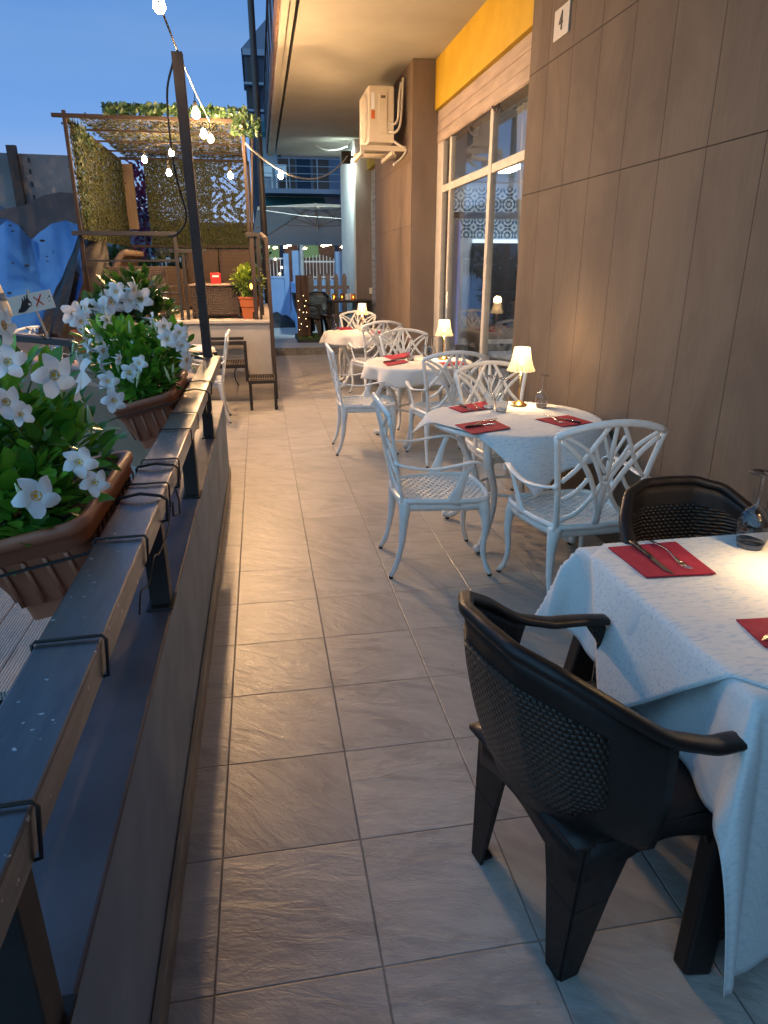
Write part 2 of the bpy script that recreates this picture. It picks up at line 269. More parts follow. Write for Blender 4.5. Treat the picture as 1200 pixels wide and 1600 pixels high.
# ---------------------------------------------------------------- mesh builder
class MB:
    def __init__(s): s.v = []; s.f = []
    def add(s, vs, fs):
        o = len(s.v); s.v += [tuple(v) for v in vs]; s.f += [tuple(i+o for i in f) for f in fs]; return s
    def box(s, a, b, rz=0, piv=None):
        x0, y0, z0 = a; x1, y1, z1 = b
        vs = [Vector(p) for p in ((x0, y0, z0), (x1, y0, z0), (x1, y1, z0), (x0, y1, z0), (x0, y0, z1), (x1, y0, z1), (x1, y1, z1), (x0, y1, z1))]
        if rz:
            p = Vector(piv or ((x0+x1)/2, (y0+y1)/2, 0)); R = Matrix.Rotation(rz, 3, 'Z'); vs = [R @ (v-p)+p for v in vs]
        return s.add(vs, [(0, 3, 2, 1), (4, 5, 6, 7), (0, 1, 5, 4), (1, 2, 6, 5), (2, 3, 7, 6), (3, 0, 4, 7)])
    def quad(s, *p): return s.add(p, [tuple(range(len(p)))])
    def bar(s, p, q, w, t, ref=(0, 0, 1)): return s.sweep([p, q], w, t, ref, n=4)
    def sweep(s, pts, w, t=None, ref=(0, 0, 1), n=8, cap=True, closed=False):
        pts = [Vector(p) for p in pts]; N = len(pts); t = w if t is None else t
        W = w if isinstance(w, (list, tuple)) else [w]*N; T = t if isinstance(t, (list, tuple)) else [t]*N
        if len(W) != N: W = [lerpl(W, i/(N-1)) for i in range(N)]
        if len(T) != N: T = [lerpl(T, i/(N-1)) for i in range(N)]
        ref = Vector(ref).normalized(); vs = []; prev = None
        for i, p in enumerate(pts):
            if closed: d = pts[(i+1) % N]-pts[i-1]
            else: d = pts[min(i+1, N-1)]-pts[max(i-1, 0)]
            d.normalize(); a = d.cross(ref)
            if a.length < .05: a = prev.copy() if prev else d.orthogonal()
            a.normalize(); b = a.cross(d).normalized()
            if prev and a.dot(prev) < 0: a = -a; b = -b
            prev = a
            for k in range(n):
                if n == 4: cs, sn = ((-1, -1), (1, -1), (1, 1), (-1, 1))[k]
                else:
                    th = 2*pi*k/n; cs, sn = cos(th), sin(th)
                    cs = math.copysign(abs(cs)**.75, cs); sn = math.copysign(abs(sn)**.75, sn)
                vs.append(p+a*(cs*W[i]/2)+b*(sn*T[i]/2))
        fs = []; M = N if closed else N-1
        for i in range(M):
            j = (i+1) % N
            for k in range(n): l = (k+1) % n; fs.append((i*n+k, i*n+l, j*n+l, j*n+k))
        if cap and not closed: fs.append(tuple(range(n-1, -1, -1))); fs.append(tuple((N-1)*n+k for k in range(n)))
        return s.add(vs, fs)
    def tube(s, pts, r, n=8, closed=False):
        d = [x*2 for x in r] if isinstance(r, (list, tuple)) else r*2
        return s.sweep(pts, d, d, (.13, .21, .97), n, True, closed)
    def lathe(s, prof, n=24, c=(0, 0, 0), wob=None):
        vs = []; m = len(prof)
        for k in range(n):
            th = 2*pi*k/n
            for i, (r, z) in enumerate(prof):
                rr = r*(wob(k, i) if wob else 1); vs.append((c[0]+rr*cos(th), c[1]+rr*sin(th), c[2]+z))
        fs = [(k*m+i, ((k+1) % n)*m+i, ((k+1) % n)*m+i+1, k*m+i+1) for k in range(n) for i in range(m-1)]
        return s.add(vs, fs)
    def disc(s, c, r, n=16, ax='Z', flip=False):
        vs = []
        for k in range(n):
            a = 2*pi*k/n*(-1 if flip else 1); x, y = r*cos(a), r*sin(a)
            vs.append((c[0]+x, c[1]+y, c[2]) if ax == 'Z' else ((c[0], c[1]+x, c[2]+y) if ax == 'X' else (c[0]+x, c[1], c[2]+y)))
        return s.add(vs, [tuple(range(n))])
    def grid(s, fn, nu, nv, closed=False):
        vs = [fn(i/nu, j/nv) for i in range(nu+1) for j in range(nv+1)]
        return s.add(vs, [(i*(nv+1)+j, (i+1)*(nv+1)+j, (i+1)*(nv+1)+j+1, i*(nv+1)+j+1) for i in range(nu) for j in range(nv)])
    def ball(s, c, r, n=10, m=6, sc=(1, 1, 1)):
        prof = [(max(1e-5, r*sin(pi*i/m)), -r*cos(pi*i/m)) for i in range(m+1)]
        o = len(s.v); s.lathe(prof, n, (0, 0, 0)); 
        for i in range(o, len(s.v)): v = s.v[i]; s.v[i] = (c[0]+v[0]*sc[0], c[1]+v[1]*sc[1], c[2]+v[2]*sc[2])
        return s
    def build(s, name, m, parent=None, smooth=False, bevel=0, solid=0, origin=None, sub=0, fixn=True):
        me = bpy.data.meshes.new(name); vs = s.v
        if origin is not None: vs = [(v[0]-origin[0], v[1]-origin[1], v[2]-origin[2]) for v in vs]
        me.from_pydata(vs, [], s.f)
        if fixn:
            bm = bmesh.new(); bm.from_mesh(me); bmesh.ops.recalc_face_normals(bm, faces=bm.faces); bm.to_mesh(me); bm.free()
        me.materials.append(m); o = bpy.data.objects.new(name, me); C.objects.link(o)
        if smooth: me.shade_smooth()
        if solid: q = o.modifiers.new('solid', 'SOLIDIFY'); q.thickness = solid; q.offset = 0
        if sub: q = o.modifiers.new('sub', 'SUBSURF'); q.levels = sub; q.render_levels = sub
        if bevel: q = o.modifiers.new('bevel', 'BEVEL'); q.width = bevel; q.segments = 2; q.limit_method = 'ANGLE'
        if parent: o.parent = parent
        if origin is not None: o.location = origin
        return o
def lerpl(L, t):
    x = t*(len(L)-1); i = min(int(x), len(L)-2); return L[i]+(L[i+1]-L[i])*(x-i)
def cr_(P, n=6):   # catmull-rom through points
    P = [Vector(p) for p in P]
    if len(P) < 3: return P
    Q = [P[0]*2-P[1]]+P+[P[-1]*2-P[-2]]; out = []
    for i in range(1, len(Q)-2):
        a, b, c, d = Q[i-1:i+3]
        for k in range(n):
            t = k/n; out.append(.5*((2*b)+(c-a)*t+(2*a-5*b+4*c-d)*t*t+(3*b-a-3*c+d)*t**3))
    out.append(P[-1]); return out
def sag(a, b, d, n=14):
    a, b = Vector(a), Vector(b); return [a.lerp(b, i/n)-Vector((0, 0, 4*d*(i/n)*(1-i/n))) for i in range(n+1)]
def empty(name, loc=(0, 0, 0), rz=0):
    o = bpy.data.objects.new(name, None); C.objects.link(o); o.location = loc; o.rotation_euler = (0, 0, rz); o.empty_display_size = .1; return o
def tag(o, label, cat, group=None):
    o['label'] = label; o['category'] = cat
    if group: o['group'] = group
    return o
def thing(name, label, cat, loc=(0, 0, 0), rz=0, group=None): return tag(empty(name, loc, rz), label, cat, group)
def struct(name, mb, m, kind='structure', **k): o = mb.build(name, m, **k); o['kind'] = kind; return o
def dup(o, loc=None, rz=None, label=None, group=None, parent=None):
    kids = [c for c in o.children]
    c = o.copy(); C.objects.link(c); c.parent = parent
    if loc is not None: c.location = loc
    if rz is not None: c.rotation_euler = (0, 0, rz)
    if label: c['label'] = label
    if group: c['group'] = group
    for k in kids: dup(k, parent=c)
    return c
# ================================================================ SETTING
ASPH = mat('asphalt', (.05, .05, .052), .85, var=.3, vscale=20, bump=.4, bscale=120)
mb = MB(); mb.quad((-400, -400, -.42), (400, -400, -.42), (400, 400, -.42), (-400, 400, -.42)); struct('ground', mb, ASPH)
mb = MB(); mb.box((-.42, -4, -.4), (9, 5.62, 0)); mb.box((-4.2, 5.62, -.4), (9, 13.3, 0)); struct('terrace_floor', mb, TILE)
mb = MB(); mb.box((-1.5, 13.3, -.4), (9, 14.2, .14)); struct('step', mb, PAVT)
ALLEY = mat('grey alley paving', (.34, .35, .36), .6, var=.2, vscale=1.2, bump=.15, bscale=40, stretch=(1, .3, 1))
mb = MB(); mb.box((-6, 14.2, -.4), (9, 60, .12)); struct('alley_paving', mb, ALLEY)
mb = MB(); mb.box((.72, 14.22, .1), (2.6, 15.6, .19)); struct('turf_base', mb, mat('dark timber edge', (.03, .03, .03), .8))
TURFM = mat('turf blades', (.07, .14, .03), .7)
mb = MB()
for _ in range(5000):
    x = random.uniform(.73, 2.55); y = random.uniform(14.23, 15.55); h = random.uniform(.02, .045); a = random.uniform(0, pi); dx, dy = .005*cos(a), .005*sin(a)
    mb.add([(x-dx, y-dy, .19), (x+dx, y+dy, .19), (x+random.uniform(-.015, .015), y+random.uniform(-.015, .015), .19+h)], [(0, 1, 2)])
o = mb.build('artificial_grass', TURFM, fixn=False); o['kind'] = 'stuff'; tag(o, 'green artificial grass patch at the step of the alley', 'grass')
# left side: ribbed decking at street level
def make_deck():
    m = mat('ribbed decking', (.36, .31, .27), .55); n, b = nodes_of(m); v = ncoord(n); s = n.nodes.new('ShaderNodeSeparateXYZ'); n.links.new(v, s.inputs[0])
    h = nmath(n, 'ABSOLUTE', nmath(n, 'SINE', nmath(n, 'MULTIPLY', s.outputs[0], pi/.013)))
    kn = nnoise(n, ncoord(n, (6, 1.2, 1)), 3, 4, .6)
    col = nmix(n, nramp(n, h, (.15, 0), (.55, 1)), (.10, .085, .075), (.38, .33, .29)); col = nmix(n, nramp(n, kn, (.62, 0), (.72, .6)), col, (.13, .09, .07))
    n.links.new(col, b.inputs['Base Color']); nbump(n, b, h, .7, .006); return m
DECK = make_deck()
mb = MB()
for k in range(14):
    x1 = -.46-k*.146; mb.box((x1-.142, 2.58 if k < 6 else 2.2, -.07), (x1, 5.3+.6*k*.14, -.03))
struct('wooden_deck', mb, DECK, bevel=.003)
# ================================================================ PARAPET (near) with rail
t = thing('parapet_wall', 'low plastered terrace wall with purple-grey coping running along the left of the walkway', 'wall', (-.47, 2, 0))
def loc(o, p): o.parent = p; o.matrix_parent_inverse = Matrix.Translation(-Vector(p.location)); return o
class G:   # helper giving a thing whose parts are written in world coordinates
    pass
def wpart(mb, name, m, p, **k):
    L = Vector(p.location); R = Matrix.Rotation(-p.rotation_euler.z, 3, 'Z')
    mb.v = [tuple(R @ (Vector(v)-L)) for v in mb.v]; return mb.build(name, m, p, **k)
mb = MB(); mb.box((-.62, -1.6, -.4), (-.322, 5.42, .600)); wpart(mb, 'wall_body', PARA, t, bevel=.006)
mb = MB(); mb.box((-.63, -1.6, .602), (-.319, 5.425, .615)); wpart(mb, 'coping', PARAT, t, bevel=.006)
mb = MB(); mb.box((-.3195, -1.6, 0), (-.300, 3.6, .085)); mb.box((-.3195, 3.605, 0), (-.312, 5.42, .085)); wpart(mb, 'skirting', SKIRT, t, bevel=.003)
t = thing('railing', 'dark brown flat steel rail with scuffed paint on stubs above the near terrace wall', 'railing', (-.36, 2, .615))
mb = MB(); mb.box((-.408, -1.6, .94), (-.300, 5.06, 1.0)); wpart(mb, 'handrail', RAIL, t, bevel=.004)
for y in (-.6, .69, 1.98, 3.05, 4.2):
    mb = MB(); mb.box((-.385, y-.03, .622), (-.325, y+.03, .94)); wpart(mb, 'stub_post', BLACKM, t, bevel=.003)
    mb = MB(); mb.box((-.395, y-.055, .616), (-.315, y+.055, .622)); wpart(mb, 'base_plate', BLACKM, t, bevel=.002)
# return wall to the left (slanted) with its rail
A0 = Vector((-.62, 5.36, 0)); A1 = Vector((-4.6, 9.0, 0)); dv = (A1-A0).normalized(); nv = Vector((-dv.y, dv.x, 0))
if nv.y < 0: nv = -nv
def slab(mb, a, b, w0, w1, z0, z1):
    vs = []
    for z in (z0, z1):
        for p, w in ((a, w0), (b, w0), (b, w1), (a, w1)): q = p+nv*w; vs.append((q.x, q.y, z))
    mb.add(vs, [(0, 1, 2, 3), (4, 7, 6, 5), (0, 4, 5, 1), (1, 5, 6, 2), (2, 6, 7, 3), (3, 7, 4, 0)])
t = thing('parapet_wall', 'brown low wall turning off to the left behind the flower boxes, with a rounded ledge', 'wall', tuple(A0))
mb = MB(); slab(mb, A0, A1, 0, .22, -.4, .76); wpart(mb, 'wall_body', RETWALL, t)
mb = MB(); slab(mb, A0-dv*.02, A1, -.03, .25, .762, .80); wpart(mb, 'ledge', mat('ledge plaster', (.30, .22, .20), .7, var=.15, vscale=5), t, bevel=.018)
YW = mat('ochre wall paint', (.62, .26, .03), .7, var=.15, vscale=3)
for k, (a, b) in enumerate(((2.2, 2.42), (2.6, 3.5))):
    mb = MB(); slab(mb, A0+dv*a, A0+dv*b, -.006, .0, .0, .74); wpart(mb, 'ochre_panel', YW, t, bevel=.002)
t = thing('railing', 'black rail on thin brackets above the brown wall behind the flower boxes', 'railing', tuple(A0+Vector((0, 0, .8))))
mb = MB(); slab(mb, A0+dv*-.25, A1, .06, .15, .945, 1.0); wpart(mb, 'handrail', BLACKM, t, bevel=.004)
for k in range(5):
    q = A0+dv*(.5+1.0*k)+nv*.105; mb = MB(); mb.box((q.x-.012, q.y-.012, .80), (q.x+.012, q.y+.012, .945)); wpart(mb, 'stub_post', BLACKM, t)
# ================================================================ tall post on the rail
t = thing('light_pole', 'tall rusty brown square post rising from the end of the rail, carrying the string lights', 'post', (-.39, 5.03, 1.0))
P0 = Vector((-.388, 5.05, 1.0)); P1 = Vector((-.415, 5.05, 2.84))
mb = MB(); mb.sweep([P0, P1], [.062, .066], [.062, .066], (0, 1, 0), 4); wpart(mb, 'pole', RUST, t, bevel=.003)
mb = MB(); mb.box((-.43, 5.008, 1.0005), (-.346, 5.058, 1.008)); wpart(mb, 'foot_plate', BLACKM, t)
mb = MB(); mb.tube(cr_([(-.44, 5.05, 2.80), (-.50, 5.06, 2.60), (-.50, 5.1, 2.2), (-.47, 5.3, 1.93), (-.55, 5.4, 1.82), (-.62, 5.42, 1.80)], 6), .007, 6); wpart(mb, 'loose_cable', RUBBER, t, smooth=True)
# ================================================================ BUILDING on the right
bld = thing('restaurant_building', 'building on the right with brown panelled wall, yellow lintel and wide balcony slab', 'building', (2.6, 6, 0))
W = 2.0; ZS = 3.97
mb = MB(); mb.box((W, -3, 0), (W+.30, 5.38, ZS)); wpart(mb, 'panelled_wall', PANEL, bld)
mb = MB(); mb.box((W, 9.40, 0), (W+.55, 12.30, ZS)); wpart(mb, 'panelled_wall', PANEL, bld)
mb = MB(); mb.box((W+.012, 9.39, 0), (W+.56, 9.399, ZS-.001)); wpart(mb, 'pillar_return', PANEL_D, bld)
mb = MB(); mb.box((W, 15.0, 0), (W+.6, 17.3, ZS)); o = wpart(mb, 'pillar', mat('grey pillar paint', (.48, .47, .44), .7, var=.08, vscale=3, bump=.08), bld); o['label'] = 'far pillar, grey plaster lit white by the floodlight'
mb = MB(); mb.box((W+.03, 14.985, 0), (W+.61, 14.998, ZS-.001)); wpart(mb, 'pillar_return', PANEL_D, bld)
for (ya, yb, zb) in ((5.381, 9.388, 3.42), (12.301, 14.984, 3.42)):
    mb = MB(); mb.box((W+.282, ya, zb), (W+.56, yb, ZS-.002)); wpart(mb, 'lintel', YELLOW, bld, bevel=.004)
SHUT = mat('dusty shutter slats', (.34, .26, .20), .6, var=.25, vscale=7, bump=.2, bscale=30, stretch=(1, .3, 2))
mb = MB(); mb.box((W+.33, 5.381, 3.05), (W+.50, 9.386, 3.416)); 
for k in range(3): mb.box((W+.322, 5.385, 3.06+k*.115), (W+.331, 9.38, 3.155+k*.115))
wpart(mb, 'roller_shutter', SHUT, bld, bevel=.004)
mb = MB(); mb.tube(cr_([(W+.32, 7.0, 3.04), (W+.31, 7.0, 2.99), (W+.31, 7.05, 2.975), (W+.32, 7.12, 3.0), (W+.32, 7.2, 3.05)], 4), .008, 6); wpart(mb, 'shutter_handle', RUST, bld)
mb = MB()
for k in range(30): mb.box((W+.36, 12.31, .02+k*.113), (W+.40, 14.98, .125+k*.113))
wpart(mb, 'roller_shutter', mat('pale closed shutter', (.42, .34, .27), .6, var=.2, vscale=8), bld, bevel=.004)
# slab
mb = MB(); mb.box((.545, -4, ZS), (2.9, 17.35, ZS+.22)); wpart(mb, 'balcony_slab', SOFFIT, bld)
mb = MB(); mb.box((.365, -4, ZS-.035), (.44, 17.36, ZS+.25)); wpart(mb, 'slab_fascia', SOFFIT, bld, bevel=.006)
mb = MB(); mb.box((.441, -4, ZS-.012), (.505, 17.355, ZS+.2)); wpart(mb, 'slab_moulding', SOFFIT, bld, bevel=.006)
mb = MB(); mb.box((.335, -4, ZS+.02), (.364, 17.37, ZS+.30)); wpart(mb, 'edge_trim', mat('rust stained edge', (.16, .09, .06), .8, var=.4, vscale=10), bld)
# upper storeys
UPW = mat('upper wall paint', (.28, .31, .36), .8, var=.12, vscale=2)
DGL = mat('dark window pane', (.03, .05, .08), .08, spec=.8)
mb = MB(); mb.box((.75, -4, ZS+.24), (8, 19.5, 12)); wpart(mb, 'upper_wall', UPW, bld)
for k in range(9):
    y = -3+k*2.5
    mb = MB(); mb.box((.735, y, 5.0), (.76, y+1.2, 6.9)); wpart(mb, 'window', DGL, bld)
    mb = MB(); mb.box((.735, y, 8.3), (.76, y+1.2, 10.2)); wpart(mb, 'window', DGL, bld)
mb = MB()
for y0 in [-4+1.25*i for i in range(18)]:
    mb.box((.372, y0, ZS+.28), (.384, y0+1.2, 5.25))
wpart(mb, 'balcony_glazing', mat('blue balcony glass', (.10, .18, .30), .1, spec=.7), bld)
mb = MB()
for y0 in [-4.03+1.25*i for i in range(19)]: mb.box((.355, y0, ZS+.25), (.395, y0+.035, 5.3))
mb.box((.35, -4, 5.27), (.40, 18.5, 5.31)); wpart(mb, 'balcony_rail', BLACKM, bld)
# house number plate
t = thing('house_number_plate', 'small white square plate with the black number 4 high on the brown wall', 'sign', (W-.006, 4.84, 3.05))
mb = MB(); mb.box((-.006, -.115, -.075), (.006, .115, .095)); mb.build('plate', mat('white ceramic', (.62, .56, .46), .35, var=.05, vscale=30), t, bevel=.003)
cu = bpy.data.curves.new('numeral', 'FONT'); cu.body = '4'; cu.size = .15; cu.extrude = .002; cu.align_x = 'CENTER'; cu.align_y = 'CENTER'
tmp = bpy.data.objects.new('numeral_text', cu); C.objects.link(tmp); dg = bpy.context.evaluated_depsgraph_get()
me = bpy.data.meshes.new_from_object(tmp.evaluated_get(dg)); bpy.data.objects.remove(tmp); me.materials.clear(); me.materials.append(mat('black numeral paint', (.03, .02, .015), .5))
o = bpy.data.objects.new('numeral', me); C.objects.link(o); o.parent = t; o.location = (-.009, 0, .01); o.rotation_euler = (pi/2, 0, -pi/2); o.scale = (.8, 1, 1)
# ---------------------------------------------------------------- shopfront (glass doors)
XS = W+.36
ALU = mat('grey beige window frame', (.50, .45, .38), .5, var=.12, vscale=9)
sf = thing('shopfront', 'glazed shopfront in a worn grey-beige metal frame under the roller shutter', 'shopfront', (XS, 7.3, 0))
def sbar(y0, y1, z0, z1, name='frame', d=.03, m=ALU): mb = MB(); mb.box((XS-d, y0, z0), (XS+d, y1, z1)); return wpart(mb, name, m, sf, bevel=.004)
sbar(9.10, 9.385, 0, 3.05, 'jamb'); sbar(8.72, 8.80, 0, 3.04, 'stile', .028); sbar(7.18, 7.27, 0, 3.04, 'stile', .032); sbar(5.40, 5.46, 0, 3.04, 'stile', .032)
for a, b in ((8.801, 9.099), (7.271, 8.719), (5.461, 7.179)):
    sbar(a, b, 2.47, 2.55, 'transom', .026); sbar(a, b, .0, .10, 'bottom_rail', .024)
    mb = MB(); mb.box((XS-.004, a, .10), (XS+.004, b, 2.47)); wpart(mb, 'glass_pane', PANE, sf)
    mb = MB(); mb.box((XS-.004, a, 2.55), (XS+.004, b, 3.05)); wpart(mb, 'glass_pane', PANE, sf)
mb = MB(); mb.tube([(XS-.05, 8.65, .9), (XS-.05, 8.65, 1.3)], .012, 8); wpart(mb, 'door_handle', STEEL, sf)
# ---------------------------------------------------------------- interior
BLUEW = mat('pale interior wall', (.62, .66, .74), .6)
rm = thing('dining_room', 'interior room behind the glass with patterned tile frieze and cool lighting', 'room', (5, 9, 0))
mb = MB(); mb.box((XS+.15, 3.0, -.01), (8.9, 17.2, .004)); wpart(mb, 'room_floor', mat('pale interior floor', (.45, .45, .48), .25, var=.1, vscale=3), rm)
mb = MB(); mb.box((XS+.2, 3.0, 3.3), (8.8, 14.9, 3.4)); wpart(mb, 'room_ceiling', mat('interior ceiling', (.7, .7, .68), .8), rm)
mb = MB(); mb.box((XS+.25, 14.6, .005), (8.8, 14.9, 3.3)); mb.box((8.5, 3.1, .005), (8.8, 14.59, 3.3)); mb.box((XS+.25, 3.0, .005), (8.49, 3.09, 3.3)); wpart(mb, 'room_wall', BLUEW, rm)
def make_azulejo():
    m = mat('patterned tile', (.3, .4, .5), .3); n, b = nodes_of(m); v = ncoord(n, (3.4, 3.4, 3.4)); 
    fr = n.nodes.new('ShaderNodeVectorMath'); fr.operation = 'FRACTION'; n.links.new(v, fr.inputs[0]); s = n.nodes.new('ShaderNodeVectorMath'); s.operation = 'SUBTRACT'; n.links.new(fr.outputs[0], s.inputs[0]); s.inputs[1].default_value = (.5, .5, .5)
    sp = n.nodes.new('ShaderNodeSeparateXYZ'); n.links.new(s.outputs[0], sp.inputs[0]); x, z = sp.outputs[0], sp.outputs[2]
    r = nmath(n, 'SQRT', nmath(n, 'ADD', nmath(n, 'MULTIPLY', x, x), nmath(n, 'MULTIPLY', z, z))); a = nmath(n, 'ARCTAN2', z, x)
    f = nmath(n, 'ADD', nmath(n, 'MULTIPLY', nmath(n, 'SINE', nmath(n, 'MULTIPLY', r, 26)), .5), nmath(n, 'ADD', .5, nmath(n, 'MULTIPLY', nmath(n, 'COSINE', nmath(n, 'MULTIPLY', a, 8)), .35)))
    n.links.new(nmix(n, nramp(n, f, (.45, 0), (.55, 1)), (.05, .10, .16), (.55, .62, .68)), b.inputs['Base Color']); return m
AZ = make_azulejo()
mb = MB(); mb.box((3.0, 14.57, 2.15), (8.4, 14.598, 3.1)); wpart(mb, 'tile_frieze', AZ, rm)
mb = MB(); mb.box((XS+.9, 11.9, .01), (XS+1.0, 12.0, 2.45)); mb.box((XS+.9, 11.9, 2.35), (XS+2.2, 12.0, 2.45)); wpart(mb, 'inner_door_frame', mat('white door frame', (.7, .72, .78), .4), rm)
mb = MB(); mb.box((4.4, 14.3, .005), (8.2, 14.56, 1.1)); mb.box((4.4, 14.45, 1.1), (8.2, 14.56, 2.05)); wpart(mb, 'back_counter', mat('dark counter', (.06, .055, .06), .4, var=.2), rm)
mb = MB(); mb.box((4.4, 14.42, 2.05), (8.2, 14.56, 2.12)); wpart(mb, 'light_strip', emat('cool strip', (.75, .9, 1.0), 2.2), rm)
mb = MB(); mb.box((3.35, 11.86, .3), (3.38, 11.89, 2.3)); wpart(mb, 'light_strip', emat('violet strip', (.45, .5, 1.0), .5), rm)
mb = MB(); mb.box((4.6, 11.86, .3), (4.63, 11.89, 2.3)); wpart(mb, 'light_strip', emat('violet strip', (.45, .5, 1.0), .5), rm)
mb = MB(); mb.box((6.6, 9.5, 3.26), (6.8, 11.1, 3.295)); mb.box((4.6, 12.2, 3.26), (4.8, 13.7, 3.295)); wpart(mb, 'ceiling_light', emat('room light', (.95, .95, .95), 45), rm)
ct = thing('curtain', 'sheer gathered curtain hanging just inside the glass beside the brown wall', 'curtain', (XS+.12, 5.75, 0))
def fcur(u, v): y = 6.02+u*.80*(.70+.55*abs(v-.32)); return (XS+.14+.035*sin(u*46+3*v)+.01*sin(u*99), y, .25+v*2.75)
mb = MB(); mb.grid(fcur, 70, 16); wpart(mb, 'curtain_cloth', mat('sheer curtain', (.60, .52, .40), .8, alpha=.8), ct, smooth=True)
mb = MB(); mb.tube([(XS+.14, 5.9, 3.01), (XS+.14, 7.1, 3.01)], .01); wpart(mb, 'curtain_rod', STEEL, ct)
DK = mat('black velvet', (.012, .011, .012), .8)
t = thing('dining_chair', 'black upholstered high-back chair standing inside behind the glass', 'chair', (XS+.45, 8.25, 0), rz=radians(95))
mb = MB(); mb.grid(lambda u, v: ((u-.5)*.44, .2+.05*v-.06*(1-(2*u-1)**2)*0+.05*(1-(2*u-1)**2), .48+.58*v), 8, 6); mb.build('backrest', DK, t, solid=.05, smooth=True, bevel=.01)
mb = MB(); mb.box((-.23, -.22, .42), (.23, .22, .50)); mb.build('seat', DK, t, bevel=.02)
for sx_, sy in ((-1, -1), (1, -1), (-1, 1), (1, 1)): mb = MB(); mb.tube([(sx_*.17, sy*.16, .42), (sx_*.22, sy*.21, 0)], [.014, .009]); mb.build('leg', BLACKM, t)
t = thing('dining_table', 'small inner dining table carrying a lit lamp behind the glass', 'table', (XS+.95, 6.6, 0))
mb = MB(); mb.box((-.4, -.4, .73), (.4, .4, .76)); mb.build('tabletop', mat('oak top', (.42, .28, .15), .4), t, bevel=.005)
mb = MB(); mb.tube([(0, 0, .03), (0, 0, .73)], .03); mb.build('pedestal', BLACKM, t)
mb = MB(); mb.lathe([(0.001, 0), (.22, 0), (.22, .015), (.03, .03), (.001, .03)], 20); mb.build('base', BLACKM, t)
INNER_LAMP = (XS+.75, 6.55, .761)
# ---------------------------------------------------------------- AC unit
ac = thing('air_conditioner', 'beige outdoor air conditioner unit on brackets high on the wall beneath the slab', 'air conditioner', (1.8, 9.9, 3.3))
BEI = mat('beige AC casing', (.58, .50, .38), .5, var=.06, vscale=5)
mb = MB(); mb.box((1.50, 9.72, 3.10), (1.83, 10.55, 3.74)); wpart(mb, 'casing', BEI, ac, bevel=.012)
mb = MB(); mb.box((1.63, 9.705, 3.20), (1.74, 9.719, 3.66)); wpart(mb, 'valve_cover', BEI, ac, bevel=.004)
mb = MB(); mb.box((1.655, 9.701, 3.60), (1.715, 9.7045, 3.63)); wpart(mb, 'recess_shade', mat('painted recess shade', (.12, .09, .06), .7), ac)  # flat dark box, its colour paints the shade of a handle recess
mb = MB(); mb.box((1.535, 9.714, 3.48), (1.575, 9.7195, 3.66)); wpart(mb, 'white_sticker', mat('sticker white', (.8, .8, .8), .5), ac)
mb = MB(); mb.box((1.533, 9.714, 3.37), (1.58, 9.7195, 3.465)); wpart(mb, 'orange_sticker', mat('sticker orange', (.5, .12, .03), .5), ac)
mb = MB()
for k in range(9): mb.add([], []); mb.tube([(1.49, 10.02+.28*cos(2*pi*j/24)*(k+1)/9, 3.42+.28*sin(2*pi*j/24)*(k+1)/9) for j in range(24)], .004, 4, closed=True)
for k in range(8): a = pi*k/8; mb.tube([(1.49, 10.02+.28*cos(a), 3.42+.28*sin(a)), (1.49, 10.02-.28*cos(a), 3.42-.28*sin(a))], .004, 4)
wpart(mb, 'fan_grille', BEI, ac)
for y in (9.76, 10.45):
    mb = MB(); mb.box((1.40, y, 3.015), (2.0, y+.045, 3.075)); wpart(mb, 'bracket', BEI, ac, bevel=.003)
mb = MB(); mb.box((1.40, 9.72, 2.96), (1.44, 10.55, 3.014)); mb.box((1.8, 9.72, 2.965), (1.84, 10.55, 3.014)); wpart(mb, 'bracket_rail', BEI, ac, bevel=.003)
for P in ([(1.74, 9.74, 3.33), (1.82, 9.70, 3.31), (1.88, 9.72, 3.38), (1.90, 9.75, 3.6), (1.93, 9.8, 3.8)], [(1.74, 9.74, 3.23), (1.84, 9.70, 3.22), (1.91, 9.72, 3.32), (1.94, 9.76, 3.6), (1.96, 9.8, 3.85)], [(1.82, 9.7, 3.12), (1.9, 9.66, 3.06), (1.97, 9.66, 3.03), (1.97, 9.68, 2.98), (1.90, 9.64, 2.9), (1.80, 9.6, 2.83)]):
    mb = MB(); mb.tube(cr_(P, 6), .016, 8); wpart(mb, 'pipe', mat('insulated pipe', (.62, .56, .45), .6), ac, smooth=True)
# floodlight on the far pillar with its cable loop
fl = thing('floodlight', 'small square floodlight at the top of the far pillar shining cold white down it', 'floodlight', (1.86, 14.9, 3.65))
mb = MB(); mb.box((1.74, 14.78, 3.50), (1.93, 14.86, 3.72)); wpart(mb, 'housing', BLACKM, fl, bevel=.006)
mb = MB(); mb.box((1.755, 14.861, 3.515), (1.915, 14.866, 3.70)); wpart(mb, 'lens', emat('cold led', (.80, 1.0, .95), 130), fl)
mb = MB(); mb.box((1.93, 14.8, 3.6), (2.0, 14.84, 3.64)); wpart(mb, 'arm', BLACKM, fl)
sd = bpy.data.lights.new('floodlight_beam', 'SPOT'); sd.energy = 600; sd.color = (.78, 1.0, .97); sd.spot_size = radians(115); sd.spot_blend = .6; sd.shadow_soft_size = .06
so = bpy.data.objects.new('beam', sd); C.objects.link(so); so.parent = fl; so.location = (-.06, .0, -.02); so.rotation_euler = (radians(52), 0, radians(-6))
o = tag(MB().tube(cr_([(1.30, 15.6, 3.93), (1.36, 15.4, 3.86), (1.5, 15.3, 3.80), (1.7, 15.2, 3.8), (1.9, 15.1, 3.85)], 6), .014).build('white_cable', mat('white cable', (.75, .77, .75), .5), smooth=True), 'white cable loop hooked under the slab beside the floodlight', 'cable')
